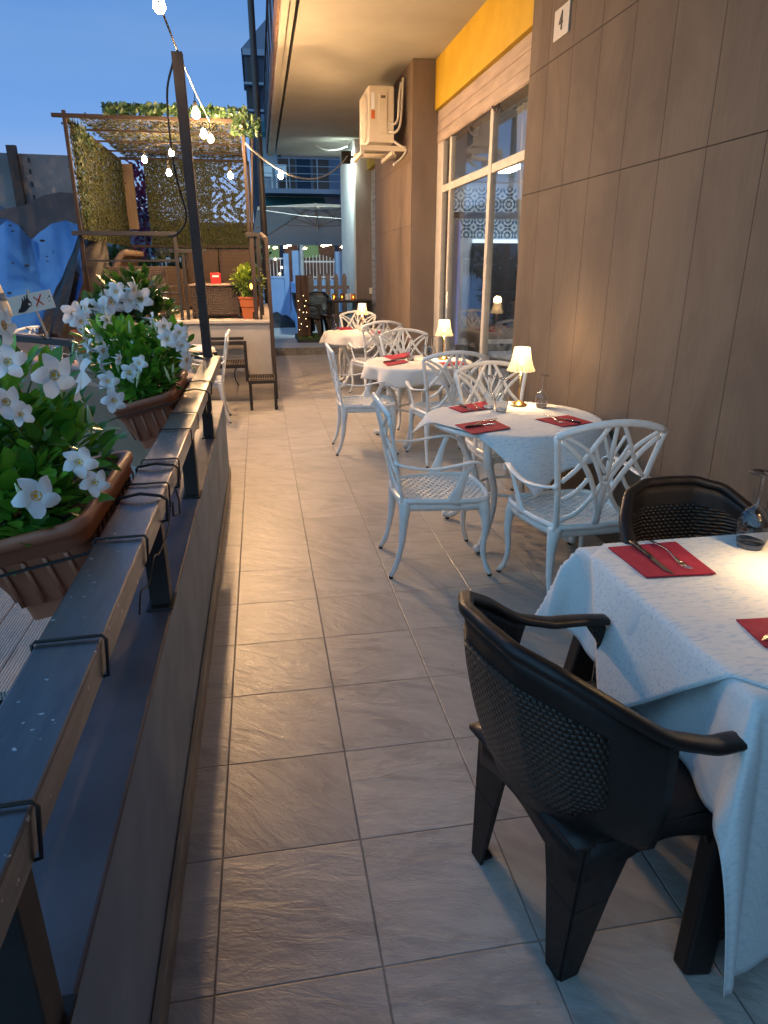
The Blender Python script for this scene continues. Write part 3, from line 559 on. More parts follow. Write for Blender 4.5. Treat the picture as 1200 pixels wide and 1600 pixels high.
mb = MB(); mb.box((W+.30, 14.975, 1.05), (W+.40, 14.9845, 1.17)); o = tag(mb.build('wall_socket', mat('socket beige', (.6, .55, .42), .5), bevel=.004), 'small beige socket box on the far pillar', 'socket')
# ================================================================ WHITE CAST CHAIR
SEAT_OUT = [(-.19, -.22), (-.225, -.10), (-.245, .08), (-.235, .20), (-.18, .245), (0, .26), (.18, .245), (.235, .20), (.245, .08), (.225, -.10), (.19, -.22), (0, -.235)]
def inside(p, poly):
    c = False; j = len(poly)-1
    for i in range(len(poly)):
        (xi, yi), (xj, yj) = poly[i], poly[j]
        if (yi > p[1]) != (yj > p[1]) and p[0] < (xj-xi)*(p[1]-yi)/(yj-yi)+xi: c = not c
        j = i
    return c
def backpt(u, v):
    w = .195+.075*max(0, v)**1.3
    return Vector((u*w, -.225-.075*v-.040*(1-u*u)*(.4+.6*v), .445+v*(.455+.055*(1-u*u))))
BP = [ # lattice curves in (u, v) on the left half, mirrored
    ([(0, 0), (0, .25), (0, .45)], [.036, .034, .036]),
    ([(0, .45), (.01, .7), (0, 1)], [.03, .022, .018]),
    ([(-.93, .93), (-.62, .72), (-.33, .48), (-.12, .26), (-.03, .12)], [.02, .022, .024, .02, .016]),
    ([(-.93, .50), (-.62, .62), (-.33, .82), (-.10, 1.0)], [.018, .02, .02, .018]),
    ([(-.93, .30), (-.62, .37), (-.36, .50)], [.018, .018, .018]),
    ([(-.95, .07), (-.55, .14), (-.22, .30), (-.05, .44)], [.02, .02, .02, .018]),
    ([(-.36, .82), (-.22, .66), (-.02, .52)], [.016, .016, .02]),
    ([(-.20, .88), (-.12, .78), (-.01, .66)], [.013, .014, .016]),
    ([(-.05, .42), (-.22, .58), (-.45, .76), (-.93, .99)], [.018, .02, .018, .016]),
]
def make_white_chair():
    t = thing('cast_armchair', 'x', 'chair')
    mb = MB()
    ref = (0, -1, .25)
    for s in (-1, 1): mb.sweep([backpt(s, v/10) for v in range(-1, 11)], .030, .020, ref, 8)
    mb.sweep([backpt(-1+i/8, 1) for i in range(17)], .034, .020, ref, 8)
    mb.sweep([backpt(-1+i/8, -.02) for i in range(17)], .026, .020, ref, 8)
    mb.build('back_frame', WHITEM, t, smooth=True)
    mb = MB()
    for P, Wd in BP:
        for s in ((1,) if P[0][0] == 0 else (-1, 1)):
            pts = [backpt(p.x*(s if s == 1 else -1), p.y) for p in cr_([(a, b, 0) for a, b in P], 5)]
            mb.sweep(pts, [w_*1.25 for w_ in Wd], .012, ref, 6)
    mb.build('back_lattice', WHITEM, t, smooth=True)
    mb = MB(); out = cr_([(x, y, .44) for x, y in SEAT_OUT]+[(SEAT_OUT[0][0], SEAT_OUT[0][1], .44)], 4)[:-1]
    mb.sweep(out, .026, .030, (0, 0, 1), 8, closed=True)
    mb.sweep([(p.x*.97, p.y*.97, .405) for p in out], .010, .045, (0, 0, 1), 6, closed=True)
    mb.build('seat_rim', WHITEM, t, smooth=True)
    mb = MB(); poly = [(p.x, p.y) for p in out]; dz = lambda x, y: .438-.012*(1-min(1, (x*x+y*y)/.05))
    for k in range(-13, 14):
        for s in (1, -1):
            seg = []
            for i in range(-60, 61):
                x = i*.0055; y = s*x*.62+k*.038
                if inside((x, y), poly): seg.append((x, y, dz(x, y)))
                else:
                    if len(seg) > 2: mb.sweep([seg[0], seg[len(seg)//2], seg[-1]], .0125, .007, (0, 0, 1), 4, cap=False)
                    seg = []
    mb.build('seat_lattice', WHITEM, t)
    for s in (-1, 1):
        mb = MB(); mb.sweep(cr_([(s*.205, .205, .43), (s*.222, .222, .36), (s*.228, .228, .27), (s*.222, .222, .14), (s*.236, .240, .05), (s*.255, .262, .012)], 5), [.080, .070, .048, .040, .031, .028, .026, .033, .022], [.074, .066, .048, .040, .031, .028, .026, .033, .020], (s, 1, 0), 8)
        l = mb.build('leg', WHITEM, t, smooth=True); mb = MB(); mb.lathe([(.001, 0), (.011, 0), (.013, .012), (.001, .014)], 10, (s*.252, .258, 0)); mb.build('foot_cap', RUBBER, l)
        mb = MB(); mb.sweep(cr_([(s*.185, -.205, .43), (s*.198, -.212, .34), (s*.205, -.225, .20), (s*.205, -.252, .08), (s*.212, -.285, .012)], 5), [.072, .060, .043, .034, .028, .030, .022], [.06, .054, .041, .034, .028, .030, .020], (s, -1, 0), 8)
        l = mb.build('leg', WHITEM, t, smooth=True); mb = MB(); mb.lathe([(.001, 0), (.011, 0), (.013, .012), (.001, .014)], 10, (s*.212, -.283, 0)); mb.build('foot_cap', RUBBER, l)
        b = backpt(s, .46)
        mb = MB(); mb.sweep(cr_([b+Vector((s*.008, 0, 0)), (s*.275, -.22, .648), (s*.302, -.09, .635), (s*.306, .04, .652), (s*.292, .13, .662), (s*.280, .185, .640), (s*.276, .20, .61)], 6), [.020, .026, .032, .034, .034, .028, .016], [.012]*3, (0, 0, 1), 8)
        mb.sweep(cr_([(s*.246, .04, .425), (s*.262, .07, .52), (s*.280, .10, .61), (s*.292, .125, .655)], 5), [.085, .048, .030, .034], [.014]*2, (1, 0, 0), 8)
        mb.ball((b.x+s*.012, b.y, b.z), .016, 10, 6)
        mb.build('armrest', WHITEM, t, smooth=True)
    return t
wc0 = make_white_chair(); wused = [False]
GW = 'white cast metal armchairs'
def white_chair(x, y, deg, label):   # deg: direction the chair faces, 0 = +y, positive = counter-clockwise
    global wc0
    if not wused[0]: wused[0] = True; o = wc0; o.location = (x, y, 0); o.rotation_euler = (0, 0, radians(deg)); o['label'] = label; o['group'] = GW
    else: o = dup(wc0, (x, y, 0), radians(deg), label, GW)
    return o
white_chair(.905, 3.50, -92, 'white lattice armchair nearest the walkway, side-on at the table with the hanging cloth corner')
white_chair(1.49, 3.04, 4, 'white lattice armchair seen from behind, next to the dark resin chair')
white_chair(1.62, 4.36, 186, 'white lattice armchair behind the wine glasses on the far side of the patterned cloth table')
white_chair(.89, 6.10, -91, 'white lattice armchair side-on to the walkway at the middle table')
white_chair(1.51, 5.66, 2, 'grey-shadowed white armchair seen from behind at the middle table, left of the shopfront')
white_chair(1.55, 7.08, 188, 'white lattice armchair behind the middle table with the paired wine glasses')
white_chair(1.42, 8.87, 12, 'white lattice armchair turned away, at the near side of the farthest table')
white_chair(1.39, 10.33, 168, 'white lattice armchair behind the lamp on the farthest table')
white_chair(-.68, 7.62, 92, 'white lattice armchair between the rail end and the iron steps, alone on the left')
white_chair(-1.32, 7.15, 168, 'white lattice armchair half hidden by flowers beyond the rail, beside the cloth-covered table')
white_chair(-2.35, 8.15, -150, 'white lattice armchair far left, its slanting bars showing beside the little terracotta pot')
# ================================================================ ROUND TABLES with cloth
def make_round_table():
    t = thing('cast_table', 'x', 'table')
    mb = MB(); mb.lathe([(.001, .705), (.49, .705), (.50, .715), (.50, .725), (.49, .732), (.001, .732)], 40); mb.build('tabletop', WHITEM, t, smooth=False)
    mb = MB(); mb.tube([(.34*cos(2*pi*k/24), .34*sin(2*pi*k/24), .69) for k in range(24)], .014, 6, closed=True); mb.build('ring_brace', WHITEM, t, smooth=True); mb = MB(); mb.tube([(.20*cos(2*pi*k/24), .20*sin(2*pi*k/24), .30) for k in range(24)], .010, 6, closed=True); mb.build('lower_ring', WHITEM, t, smooth=True)
    for k in range(4):
        a = pi/4+k*pi/2; c, s = cos(a), sin(a)
        mb = MB(); mb.sweep(cr_([(.36*c, .36*s, .70), (.34*c, .34*s, .55), (.23*c, .23*s, .34), (.24*c, .24*s, .20), (.36*c, .36*s, .06), (.43*c, .43*s, .02)], 6), [.05, .05, .04, .04, .04, .042, .03], None, (-s, c, 0), 8)
        mb.ball((.435*c, .435*s, .032), .026, 10, 6); l = mb.build('leg', WHITEM, t, smooth=True)
        mb = MB(); mb.lathe([(.001, 0), (.013, 0), (.014, .01), (.001, .012)], 10, (.42*c, .42*s, 0)); mb.build('foot_cap', RUBBER, l)
    return t
rt0 = make_round_table()
def cloth(name, label, cx_, cy_, R, half, rot, m, seed, z=.742, flare=.45, drop=.9, wave=.03, group=None, wall=None, N=64, rounded=0, off=(0, 0)):
    rnd = random.Random(seed); ph = [rnd.uniform(0, 6.28) for _ in range(4)]
    def f(u, v):
        a, b = (u-.5)*2*half, (v-.5)*2*half; c, s = cos(rot), sin(rot)
        if rounded:
            mm = max(abs(a), abs(b)); hh = math.hypot(a, b) or 1; kk = mm/hh; kk = kk+(1-kk)*(1-rounded); a *= kk; b *= kk
        x, y = a*c-b*s+off[0], a*s+b*c+off[1]
        r = math.hypot(x, y); th = atan2(y, x)
        zz = z+.0018*sin(x*23+ph[0])*sin(y*19+ph[1])
        if r > R:
            d = r-R; k = min(1, d/.08)
            w = wave*k*(sin(7*th+ph[2])+.6*sin(12*th+ph[3]))*min(1, d/.22)
            rr = R+.012*min(1, d/.03)+flare*d*.62+w; zz = z-drop*max(0, d-.012)*1.0-.004*k
            x, y = x/r*rr, y/r*rr
        if wall and cx_+x > wall: zz += .0; x = wall-cx_
        return (x, y, zz)
    mb = MB(); mb.grid(f, N, N); o = mb.build(name, m, smooth=True, solid=.0022); o.location = (cx_, cy_, 0); tag(o, label, 'tablecloth', group); return o
TABS = [(1.47, 3.87, 'white round cast table under the patterned cloth with a long hanging corner'),
        (1.46, 6.42, 'white round cast table in the middle of the row, beside the shopfront'),
        (1.36, 9.65, 'white round cast table farthest down the walkway')]
for i, (x, y, l) in enumerate(TABS):
    o = rt0 if i == 0 else dup(rt0); o.location = (x, y, 0); o.rotation_euler = (0, 0, (.05, .3, -.1)[i]); o['label'] = l; o['group'] = 'round white cast tables'
cloth('tablecloth', 'square patterned white cloth with blue-grey flecks, its corner hanging towards the walkway', 1.47, 3.87, .505, .575, radians(-109-45), CLOTH, 3, drop=.80, flare=1.0, wave=.02, wall=1.985, off=(.12, -.06))
cloth('tablecloth', 'plain creamy cloth with soft folds on the middle round table', 1.46, 6.42, .505, .66, radians(12), CLOTHW, 5, wave=.05, wall=1.985, rounded=.85, flare=.2)
cloth('tablecloth', 'plain creamy cloth on the farthest round table', 1.36, 9.65, .505, .66, radians(30), CLOTHW, 8, wave=.05, rounded=.85, flare=.2)
# table beyond the return wall
lt = dup(rt0, (-1.05, 7.95, 0), .2, 'white round cast table beyond the rail on the left, partly hidden by flowers', 'round white cast tables')
cloth('tablecloth', 'creamy cloth on the table beyond the rail on the left', -1.05, 7.95, .505, .58, radians(20), CLOTHW, 11, wave=.045)
# ================================================================ TABLE 1 (nearest) with two cloths
T1 = (.99, 1.99, 1.06, 1.905)   # x0 x1 y0 y1
t = thing('dining_table', 'square dark table nearest the viewer, wholly covered by two cloths', 'table', (1.49, 1.48, 0))
mb = MB(); mb.box((-.49, -.41, .70), (.485, .41, .735)); mb.build('tabletop', RESIN, t, bevel=.006)
for sx_ in (-1, 1):
    for sy in (-1, 1):
        mb = MB(); mb.sweep([(sx_*.42, sy*.34, .70), (sx_*(.555 if sx_ < 0 else .45), sy*(.455 if sy < 0 else .38), 0)], [.11, .075], [.07, .05], (0, 1, 0), 4); mb.build('leg', RESIN, t, bevel=.008)
def drape(name, label, m, u0, u1, v0, v1, rot, z, amp, seed, drp=1.0, N=90, fl=.10, corner=0.0):
    rnd = random.Random(seed); ph = [rnd.uniform(0, 6.28) for _ in range(6)]
    cx_, cy_ = (T1[0]+T1[1])/2, (T1[2]+T1[3])/2; hx, hy = (T1[1]-T1[0])/2, (T1[3]-T1[2])/2
    def f(u, v):
        a, b = u0+(u1-u0)*u, v0+(v1-v0)*v; c, s = cos(rot), sin(rot); x, y = a*c-b*s, a*s+b*c
        dx = max(0, abs(x)-hx); dy = max(0, abs(y)-hy); d = math.hypot(dx, dy)
        zz = z+.0014*sin(x*17+ph[0])*sin(y*21+ph[1])+.0012*sin(x*5+y*31+ph[2])
        if d > 0:
            k = min(1, d/.10); sgx = 1 if x > 0 else -1; sgy = 1 if y > 0 else -1
            e = .008*min(1, d/.012)+fl*d
            w = amp*k*(sin(b*13+ph[3])+.5*sin(b*29+ph[4])) if dx > dy else amp*k*(sin(a*13+ph[5])+.5*sin(a*27+ph[0]))
            nx, ny = dx/d, dy/d
            both = min(dx, dy)/max(d, 1e-6)
            out = e+w+both*corner*d
            X = (min(abs(x), hx)+nx*out)*sgx; Y = (min(abs(y), hy)+ny*out)*sgy
            zz = z-max(0, d-.006)*drp*(1-.32*both)
            x, y = X, Y
        x = min(x, 1.985-cx_); return (x, y, max(zz, .006))
    mb = MB(); mb.grid(f, N, N); o = mb.build(name, m, smooth=True, solid=.0018); o.location = (cx_, cy_, 0); tag(o, label, 'tablecloth'); return o
drape('tablecloth', 'plain pale under-cloth reaching down nearly to the floor on the nearest table', CLOTHP, -.80, .6, -1.13, .75, 0, .7375, .014, 4, fl=.10, corner=.35)
drape('table_topper', 'speckled white top cloth laid over the under-cloth of the nearest table, one corner hanging', CLOTH, -.60, .60, -.60, .60, radians(45), .742, .004, 9, fl=.30, corner=.1)
# ================================================================ DARK RESIN CHAIR
def rimc(s):   # s in [-1,1] around the top rim, 0 = centre of the back
    a = abs(s); sg = 1 if s >= 0 else -1
    K = [(0, (0, -.355, .875)), (.15, (.10, -.348, .872)), (.3, (.19, -.295, .850)), (.42, (.245, -.205, .79)), (.55, (.270, -.09, .705)), (.7, (.283, .03, .658)), (.86, (.283, .14, .642)), (1.0, (.272, .225, .632))]
    for (s0, p0), (s1, p1) in zip(K, K[1:]):
        if a <= s1: t = (a-s0)/(s1-s0); t = t*t*(3-2*t)*.35+t*.65; p = Vector(p0).lerp(Vector(p1), t); break
    else: p = Vector(K[-1][1])
    return Vector((sg*p.x, p.y, p.z))
RIM = cr_([rimc(-1+i/14) for i in range(29)], 3)
def make_resin_chair():
    t = thing('resin_armchair', 'x', 'chair')
    n = len(RIM); 
    mb = MB(); wd = [.045 if abs(i/(n-1)-.5) > .2 else .032 for i in range(n)]
    mb.sweep(RIM, [.050, .056, .056, .050, .040, .034, .032, .034, .040, .050, .056, .056, .050], [.024, .024, .026, .028, .030, .032, .032, .032, .030, .028, .026, .024, .024], (0, 0, 1), 10); mb.build('top_rim', RESIN, t, smooth=True)
    def fb(u, v):   # back shell
        s = (u-.5)*2*.60; p = rimc(s); q = Vector((p.x*.89, -.232+(p.y+.355)*.64, .375))
        r = p.lerp(q, v); k = sin(pi*v)*.018; r += Vector((p.x*.10*sin(pi*v), -k, 0)); return (r.x, r.y, r.z-.006*(1-v))
    mb = MB(); mb.grid(fb, 30, 12); mb.build('back_panel', RESIN, t, smooth=True, solid=.008)
    def fw(u, v):
        s = (u-.5)*2*.40; p = rimc(s); q = Vector((p.x*.89, -.232+(p.y+.355)*.64, .375)); vv = .16+.66*v*(1-.35*(2*u-1)**4)
        r = p.lerp(q, vv); r += Vector((p.x*.10*sin(pi*vv), -sin(pi*vv)*.018, 0)); return Vector((r.x, r.y, r.z-.006*(1-vv)))
    mb = MB(); mb.grid(fw, 26, 12); mb.build('woven_panel', WEAVE, t, smooth=True, solid=.016)
    mb = MB(); mb.grid(lambda u, v: ((u-.5)*.515*(1-.12*(1-v)), -.245+.495*v, .43-.012*sin(pi*u)*sin(pi*v)-.02*max(0, v-.9)*10*0), 12, 12); mb.build('seat', RESIN, t, smooth=True, solid=.014)
    mb = MB()   # skirt with arches
    ring = [(-.212, -.216), (-.240, 0), (-.250, .222), (0, .245), (.250, .222), (.240, 0), (.212, -.216), (0, -.240)]
    pts = cr_([(x, y, 0) for x, y in ring]+[(ring[0][0], ring[0][1], 0)], 8)[:-1]; N = len(pts)
    vs = []; fs = []
    for i, p in enumerate(pts):
        f = (i/8) % 2 ; arch = sin(pi*((i % 16)/16)); vs += [(p.x, p.y, .432), (p.x*1.0, p.y*1.0, .310+.075*arch)]
    for i in range(N): j = (i+1) % N; fs.append((2*i, 2*j, 2*j+1, 2*i+1))
    mb.add(vs, fs); mb.build('skirt', RESIN, t, smooth=True, solid=.007)
    for s in (-1, 1):
        mb = MB(); mb.sweep(cr_([rimc(s*.93)+Vector((0, 0, -.004)), (s*.270, .225, .56), (s*.262, .225, .45), (s*.262, .230, .36)], 4), [.050, .046, .060, .075], [.026, .024, .03, .03], (1, 0, 0), 8); mb.build('arm_post', WEAVE if s < 0 else RESIN, t, smooth=True)
        for sy, y0, y1, x1 in ((1, .225, .265, .275), (-1, -.200, -.225, .205)):
            # L-shaped leg: two tapering flanges
            x0 = s*(.252 if sy > 0 else .222); xa = s*x1; mb = MB()
            def fl(P0, P1, w0, w1, d):
                d = Vector(d); return [Vector(P0), Vector(P0)+d*w0, Vector(P1)+d*w1, Vector(P1)]
            A = fl((x0, y0+.012*sy, .42), (xa, y1, 0), .150, .050, (0, -sy, 0)); B = fl((x0, y0+.012*sy, .42), (xa, y1, 0), .150, .050, (-s, 0, 0))
            mid = [A[0].lerp(A[3], .35), A[1].lerp(A[2], .35), B[1].lerp(B[2], .35)]
            for Q in (A, B):
                m0 = Q[0].lerp(Q[3], .45); m1 = Q[1].lerp(Q[2], .45).lerp(m0, .07)
                mb.add([Q[0], Q[1], m1, m0], [(0, 1, 2, 3)]); mb.add([m0, m1, Q[2], Q[3]], [(0, 1, 2, 3)])
            l = mb.build('leg', RESIN, t, solid=.010, bevel=.002)
            q = Vector((xa-s*.021, y1-sy*.021, 0)); mb = MB(); mb.box((q.x-.022, q.y-.022, 0), (q.x+.022, q.y+.022, .012)); mb.build('foot_cap', RESIN, l, bevel=.006)
    return t
rc0 = make_resin_chair(); GR = 'dark resin armchairs'
rc0.location = (.78, 1.30, 0); rc0.rotation_euler = (0, 0, radians(-77)); rc0['label'] = 'dark brown resin armchair seen from behind at the lower right, tucked under the nearest table'; rc0['group'] = GR
dup(rc0, (1.42, 1.77, 0), radians(181), 'dark resin armchair with woven back on the far side of the nearest table', GR)
dup(rc0, (1.02, 14.95, .195), radians(-100), 'dark resin armchair on the grass patch beside the leaning planks', GR)
dup(rc0, (1.25, 15.4, .195), radians(178), 'dark resin armchair behind the black candle table, back to the picket fence', GR)
# ================================================================ LAMPS, GLASSES, CUTLERY
def hash_(t): return sum(ord(c)*(i+3) for i, c in enumerate(t))
def make_lamp():
    t = thing('table_lamp', 'x', 'lamp')
    mb = MB(); mb.lathe([(.001, 0), (.052, 0), (.054, .004), (.050, .010), (.034, .022), (.014, .031), (.007, .036), (.0001, .037)], 28); mb.build('base', GOLD, t, smooth=True)
    mb = MB(); mb.tube([(0, 0, .03), (0, 0, .235)], .0048, 10); mb.build('stem', GOLD, t, smooth=True)
    mb = MB(); nf = 96
    mb.lathe([(.046, .372), (.048, .366), (.051, .34), (.058, .30), (.069, .262), (.082, .232), (.085, .224)], nf, wob=lambda k, i: 1+.07*cos(2*pi*k/nf*16)*(.5+.5*min(1, i/3)))
    mb.build('shade', SHADE, t, smooth=True, solid=.0012)
    mb = MB(); mb.lathe([(.0001, .236), (.018, .236), (.018, .244), (.0001, .244)], 16); mb.build('socket', GOLD, t)
    mb = MB(); mb.ball((0, 0, .285), .017, 12, 8, (1, 1, 1.6)); mb.build('bulb', emat('lamp filament', (1, .62, .28), 16), t, smooth=True)
    ld = bpy.data.lights.new('lamp_light', 'SPOT'); ld.energy = 10.0; ld.color = (1, .66, .33); ld.shadow_soft_size = .02; ld.spot_size = radians(150); ld.spot_blend = .8
    l = bpy.data.objects.new('lamp_light', ld); C.objects.link(l); l.parent = t; l.location = (0, 0, .228)
    ld = bpy.data.lights.new('lamp_glow', 'POINT'); ld.energy = 7.5; ld.color = (1, .66, .34); ld.shadow_soft_size = .05
    l = bpy.data.objects.new('lamp_glow', ld); C.objects.link(l); l.parent = t; l.location = (0, 0, .405)
    return t
lp0 = make_lamp(); GL = 'brass table lamps with fluted shades'; TZ = .7445
LAMPS = [((1.625, 4.19), 'brass lamp with fluted glowing shade on the patterned cloth, largest lamp in view'), ((1.735, 6.55), 'brass lamp with fluted shade on the middle table, before the shopfront'),
         ((1.385, 9.68), 'brass lamp with fluted shade on the farthest table'), ((1.53, 1.555), 'brass lamp on the nearest table just off the right edge, glowing on the cloth')]
for i, ((x, y), l) in enumerate(LAMPS):
    o = lp0 if i == 0 else dup(lp0); o.location = (x, y, TZ); o['label'] = l; o['group'] = GL
dup(lp0, INNER_LAMP, 0, 'small brass lamp with glowing shade inside, seen through the shopfront glass', GL)
def make_wglass():
    # stands upside down on its rim
    mb = MB(); mb.lathe([(.031, 0), (.036, .02), (.0405, .045), (.0415, .062), (.037, .085), (.024, .103), (.009, .114), (.0042, .125), (.0036, .16), (.0040, .19), (.010, .198), (.033, .2025), (.036, .204), (.033, .206), (.001, .205)], 28)
    return mb
wg = make_wglass().build('wine_glass', WINEG, smooth=True, solid=.0008)
GG = 'upturned wine glasses'; wg.data.materials[0] = mat('clear wine glass', (.96, .97, .97), .0, trans=1.0, ior=1.46)
GLS = [((1.745, 4.10), 'upturned wine glass right of the lamp on the patterned cloth'), ((1.45, 4.03), 'upturned wine glass left of the lamp on the patterned cloth, nearer of the pair'), ((1.40, 4.13), 'upturned wine glass left of the lamp on the patterned cloth, farther of the pair'),
       ((1.52, 1.80), 'large upturned wine glass on the nearest table'),
       ((1.62, 6.80), 'upturned wine glass left of the lamp on the middle table, taller of two beside it'), ((1.65, 6.70), 'upturned wine glass touching the lamp side on the middle table'), ((1.40, 6.52), 'upturned wine glass standing alone at mid-left of the middle table'),
       ((1.02, 9.95), 'upturned wine glass alone at the left of the farthest table'), ((1.47, 9.78), 'upturned wine glass just right of the lamp on the farthest table'), ((1.62, 9.35), 'upturned wine glass at the right edge of the farthest table')]
for i, ((x, y), l) in enumerate(GLS):
    o = wg if i == 0 else dup(wg); o.location = (x, y, TZ); o.rotation_euler = (0, 0, i*.7); tag(o, l, 'wine glass', GG)
    s = 1.22 if i == 3 else 1.0; o.scale = (s, s, s)
def napkin(pts, label, z=TZ, bend=0):
    ks = (hash_(label) % 7)*.0006; bend = bend or .002+ks
    P = [Vector((p[0], p[1], z)) for p in pts]; c = sum(P, Vector())/4
    mb = MB(); 
    def f(u, v, dz): p = P[0].lerp(P[1], u).lerp(P[3].lerp(P[2], u), v); return (p.x-c.x, p.y-c.y, dz+.0015+bend*u*u*(v*v if bend < .01 else 1)+.001*sin(u*5)*v+.0012*abs(u-.5))
    mb.grid(lambda u, v: f(u, v, 0), 10, 10); mb.grid(lambda u, v: f(u*.995, .004+v*.99, .0022), 10, 10)
    o = mb.build('paper_napkin', NAPKIN, solid=.0014); o.location = c; tag(o, label, 'napkin', 'crimson paper napkins'); return c
def knife(a, b, label, z):
    a, b = Vector((*a, 0)), Vector((*b, 0)); L = (b-a).length; t = thing('steak_knife', label, 'knife', (a.x, a.y, z), atan2((b-a).y, (b-a).x), 'table knives')
    mb = MB(); mb.sweep(cr_([(0, 0, .006), (.03, 0, .008), (.07, 0, .007), (L*.52, 0, .006)], 4), [.014, .021, .017, .016], [.010, .013, .011, .009], (0, 0, 1), 8); mb.build('handle', KNIFEH, t, smooth=True)
    mb = MB()
    for k in (.02, .055, .09): mb.ball((k, 0, .0135), .0026, 8, 4, (1, 1, .5))
    mb.build('rivets', STEEL, t)
    x0 = L*.52; mb = MB(); mb.add([(x0, -.008, .004), (L*.85, -.009, .003), (L, .006, .003), (x0, .007, .004), (x0, -.008, .0055), (L*.85, -.009, .0045), (L, .006, .0035), (x0, .007, .0065)], [(0, 3, 2, 1), (4, 5, 6, 7), (0, 1, 5, 4), (1, 2, 6, 5), (2, 3, 7, 6), (3, 0, 4, 7)]); mb.build('blade', STEEL, t)
    return t
def fork(a, b, label, z):
    a, b = Vector((*a, 0)), Vector((*b, 0)); L = (b-a).length; t = thing('table_fork', label, 'fork', (a.x, a.y, z), atan2((b-a).y, (b-a).x), 'table forks')
    mb = MB(); mb.sweep(cr_([(0, 0, .004), (.03, 0, .007), (L*.4, 0, .012), (L*.66, 0, .004), (L*.76, 0, .003)], 5), [.012, .013, .008, .006, .014, .022], [.003, .0035, .004, .003], (0, 0, 1), 8); mb.build('handle', STEEL, t, smooth=True)
    for k in range(4): y = (k-1.5)*.0062; mb = MB(); mb.sweep([(L*.75, y, .003), (L*.88, y, .002), (L, y*.9, .0065)], [.0042, .0038, .0015], [.002, .002, .001], (0, 0, 1), 6); mb.build('tine', STEEL, t, smooth=True)
    return t
Z2 = TZ+.0055
def pxq(*P): return [tuple(at_z(x, y, TZ+.002)[:2]) for x, y in P]
def setting(np, k, f, where, bend=0):
    Q = pxq(*np); napkin(Q, 'crimson paper napkin '+where, bend=bend)
    if k: a, b = pxq(*k); knife(a, b, 'dark-handled knife '+where, Z2)
    if f: a, b = pxq(*f); fork(a, b, 'steel fork '+where, Z2)
setting([(950, 856), (1056, 847), (1119, 898), (1010, 903)], [(984, 850), (1052, 902)], [(1016, 848), (1079, 893)], 'on the nearest table, facing the dark woven chair')
setting([(1150, 969), (1232, 964), (1300, 1010), (1196, 1012)], [(1262, 985), (1186, 1003)], None, 'at the right edge of the picture on the nearest table')
setting([(711, 664), (770, 655), (798, 670), (738, 679)], [(727, 670), (778, 663)], [(742, 666), (776, 656)], 'at the walkway edge of the patterned cloth')
setting([(701, 637), (758, 627), (768, 638), (722, 645)], [(718, 634), (738, 643)], [(733, 631), (752, 641)], 'at the far left of the patterned cloth, before the pair of glasses')
setting([(836, 655), (888, 649), (927, 661), (878, 667)], [(906, 663), (862, 653)], [(850, 650), (880, 663)], 'on the right of the patterned cloth, by the chair seen from behind')
setting([(598, 566), (630, 562), (638, 566), (606, 572)], [(600, 567), (634, 563)], None, 'at the left edge of the middle table')
setting([(597, 556), (640, 554), (640, 560), (612, 562)], None, None, 'on the far side of the middle table, one corner curling up', bend=.03)
setting([(686, 566), (725, 564), (733, 570), (695, 572)], None, None, 'behind the chair back on the middle table')
setting([(526, 512), (548, 511), (552, 515), (532, 516)], None, None, 'at the left of the farthest table')
setting([(578, 518), (600, 517), (604, 521), (584, 522)], None, None, 'at the near side of the farthest table')
# ================================================================ STRING LIGHTS
CABLE = mat('black cable', (.02, .018, .016), .6)
def bulb_part(par, p, drop=.10, r=.032, m=None):
    # bulb glass with its socket and drop wire; p is the centre of the bulb
    L = par.location; q = (p[0]-L.x, p[1]-L.y, p[2]-L.z)
    mb = MB(); mb.lathe([(.0001, -r*1.15), (r*.55, -r*1.0), (r*.95, -r*.45), (r, 0), (r*.85, r*.55), (r*.5, r*1.15), (r*.42, r*1.5), (.0001, r*1.5)], 14); b = mb.build('bulb', m or BULB, par, smooth=True); b.location = q
    mb = MB(); mb.lathe([(.0001, r*1.45), (r*.5, r*1.45), (r*.52, r*2.6), (r*.3, r*2.9), (.0001, r*2.9)], 10); mb.tube([(0, 0, r*2.8), (0, 0, drop+r)], .0035, 6); s = mb.build('socket', RUBBER, b)
    return b
sA = thing('string_lights', 'festoon string of warm bulbs running from the tall post towards the viewer above the rail', 'string lights', (-.42, 3, 2.9))
S0 = Vector((-.415, 5.05, 2.86)); S1 = Vector((-.46, -2.4, 3.35))
def cab(a, b, d, t): a, b = Vector(a), Vector(b); return a.lerp(b, t)-Vector((0, 0, 4*d*t*(1-t)))
mb = MB(); mb.tube([cab(S0, S1, .12, i/30) for i in range(31)], .006, 6); wpart(mb, 'cable', CABLE, sA, smooth=True)
BA = []
for k in range(1):
    p = cab(S0, S1, .12, .088+k*.135); p.z -= .10-.03*(k == 0)
    if k == 0: p = Vector((-.43, 4.39, 2.885))
    bulb_part(sA, p, m=BULB_NEAR); BA.append(p)
sB = thing('string_lights', 'string of warm bulbs from the tall post to the netted pavilion and its roof', 'string lights', (-.43, 7, 2.9))
R0 = Vector((-.43, 8.95, 3.12)); 
mb = MB(); mb.tube([cab(S0, R0, .02, i/16) for i in range(17)], .006, 6)
RP = [R0, Vector((-.28, 10.0, 3.0)), Vector((-.95, 10.1, 3.08)), Vector((-1.34, 10.0, 3.0)), Vector((-1.9, 11.8, 3.1))]
mb.tube(cr_(RP, 6), .005, 6); wpart(mb, 'cable', CABLE, sB, smooth=True)
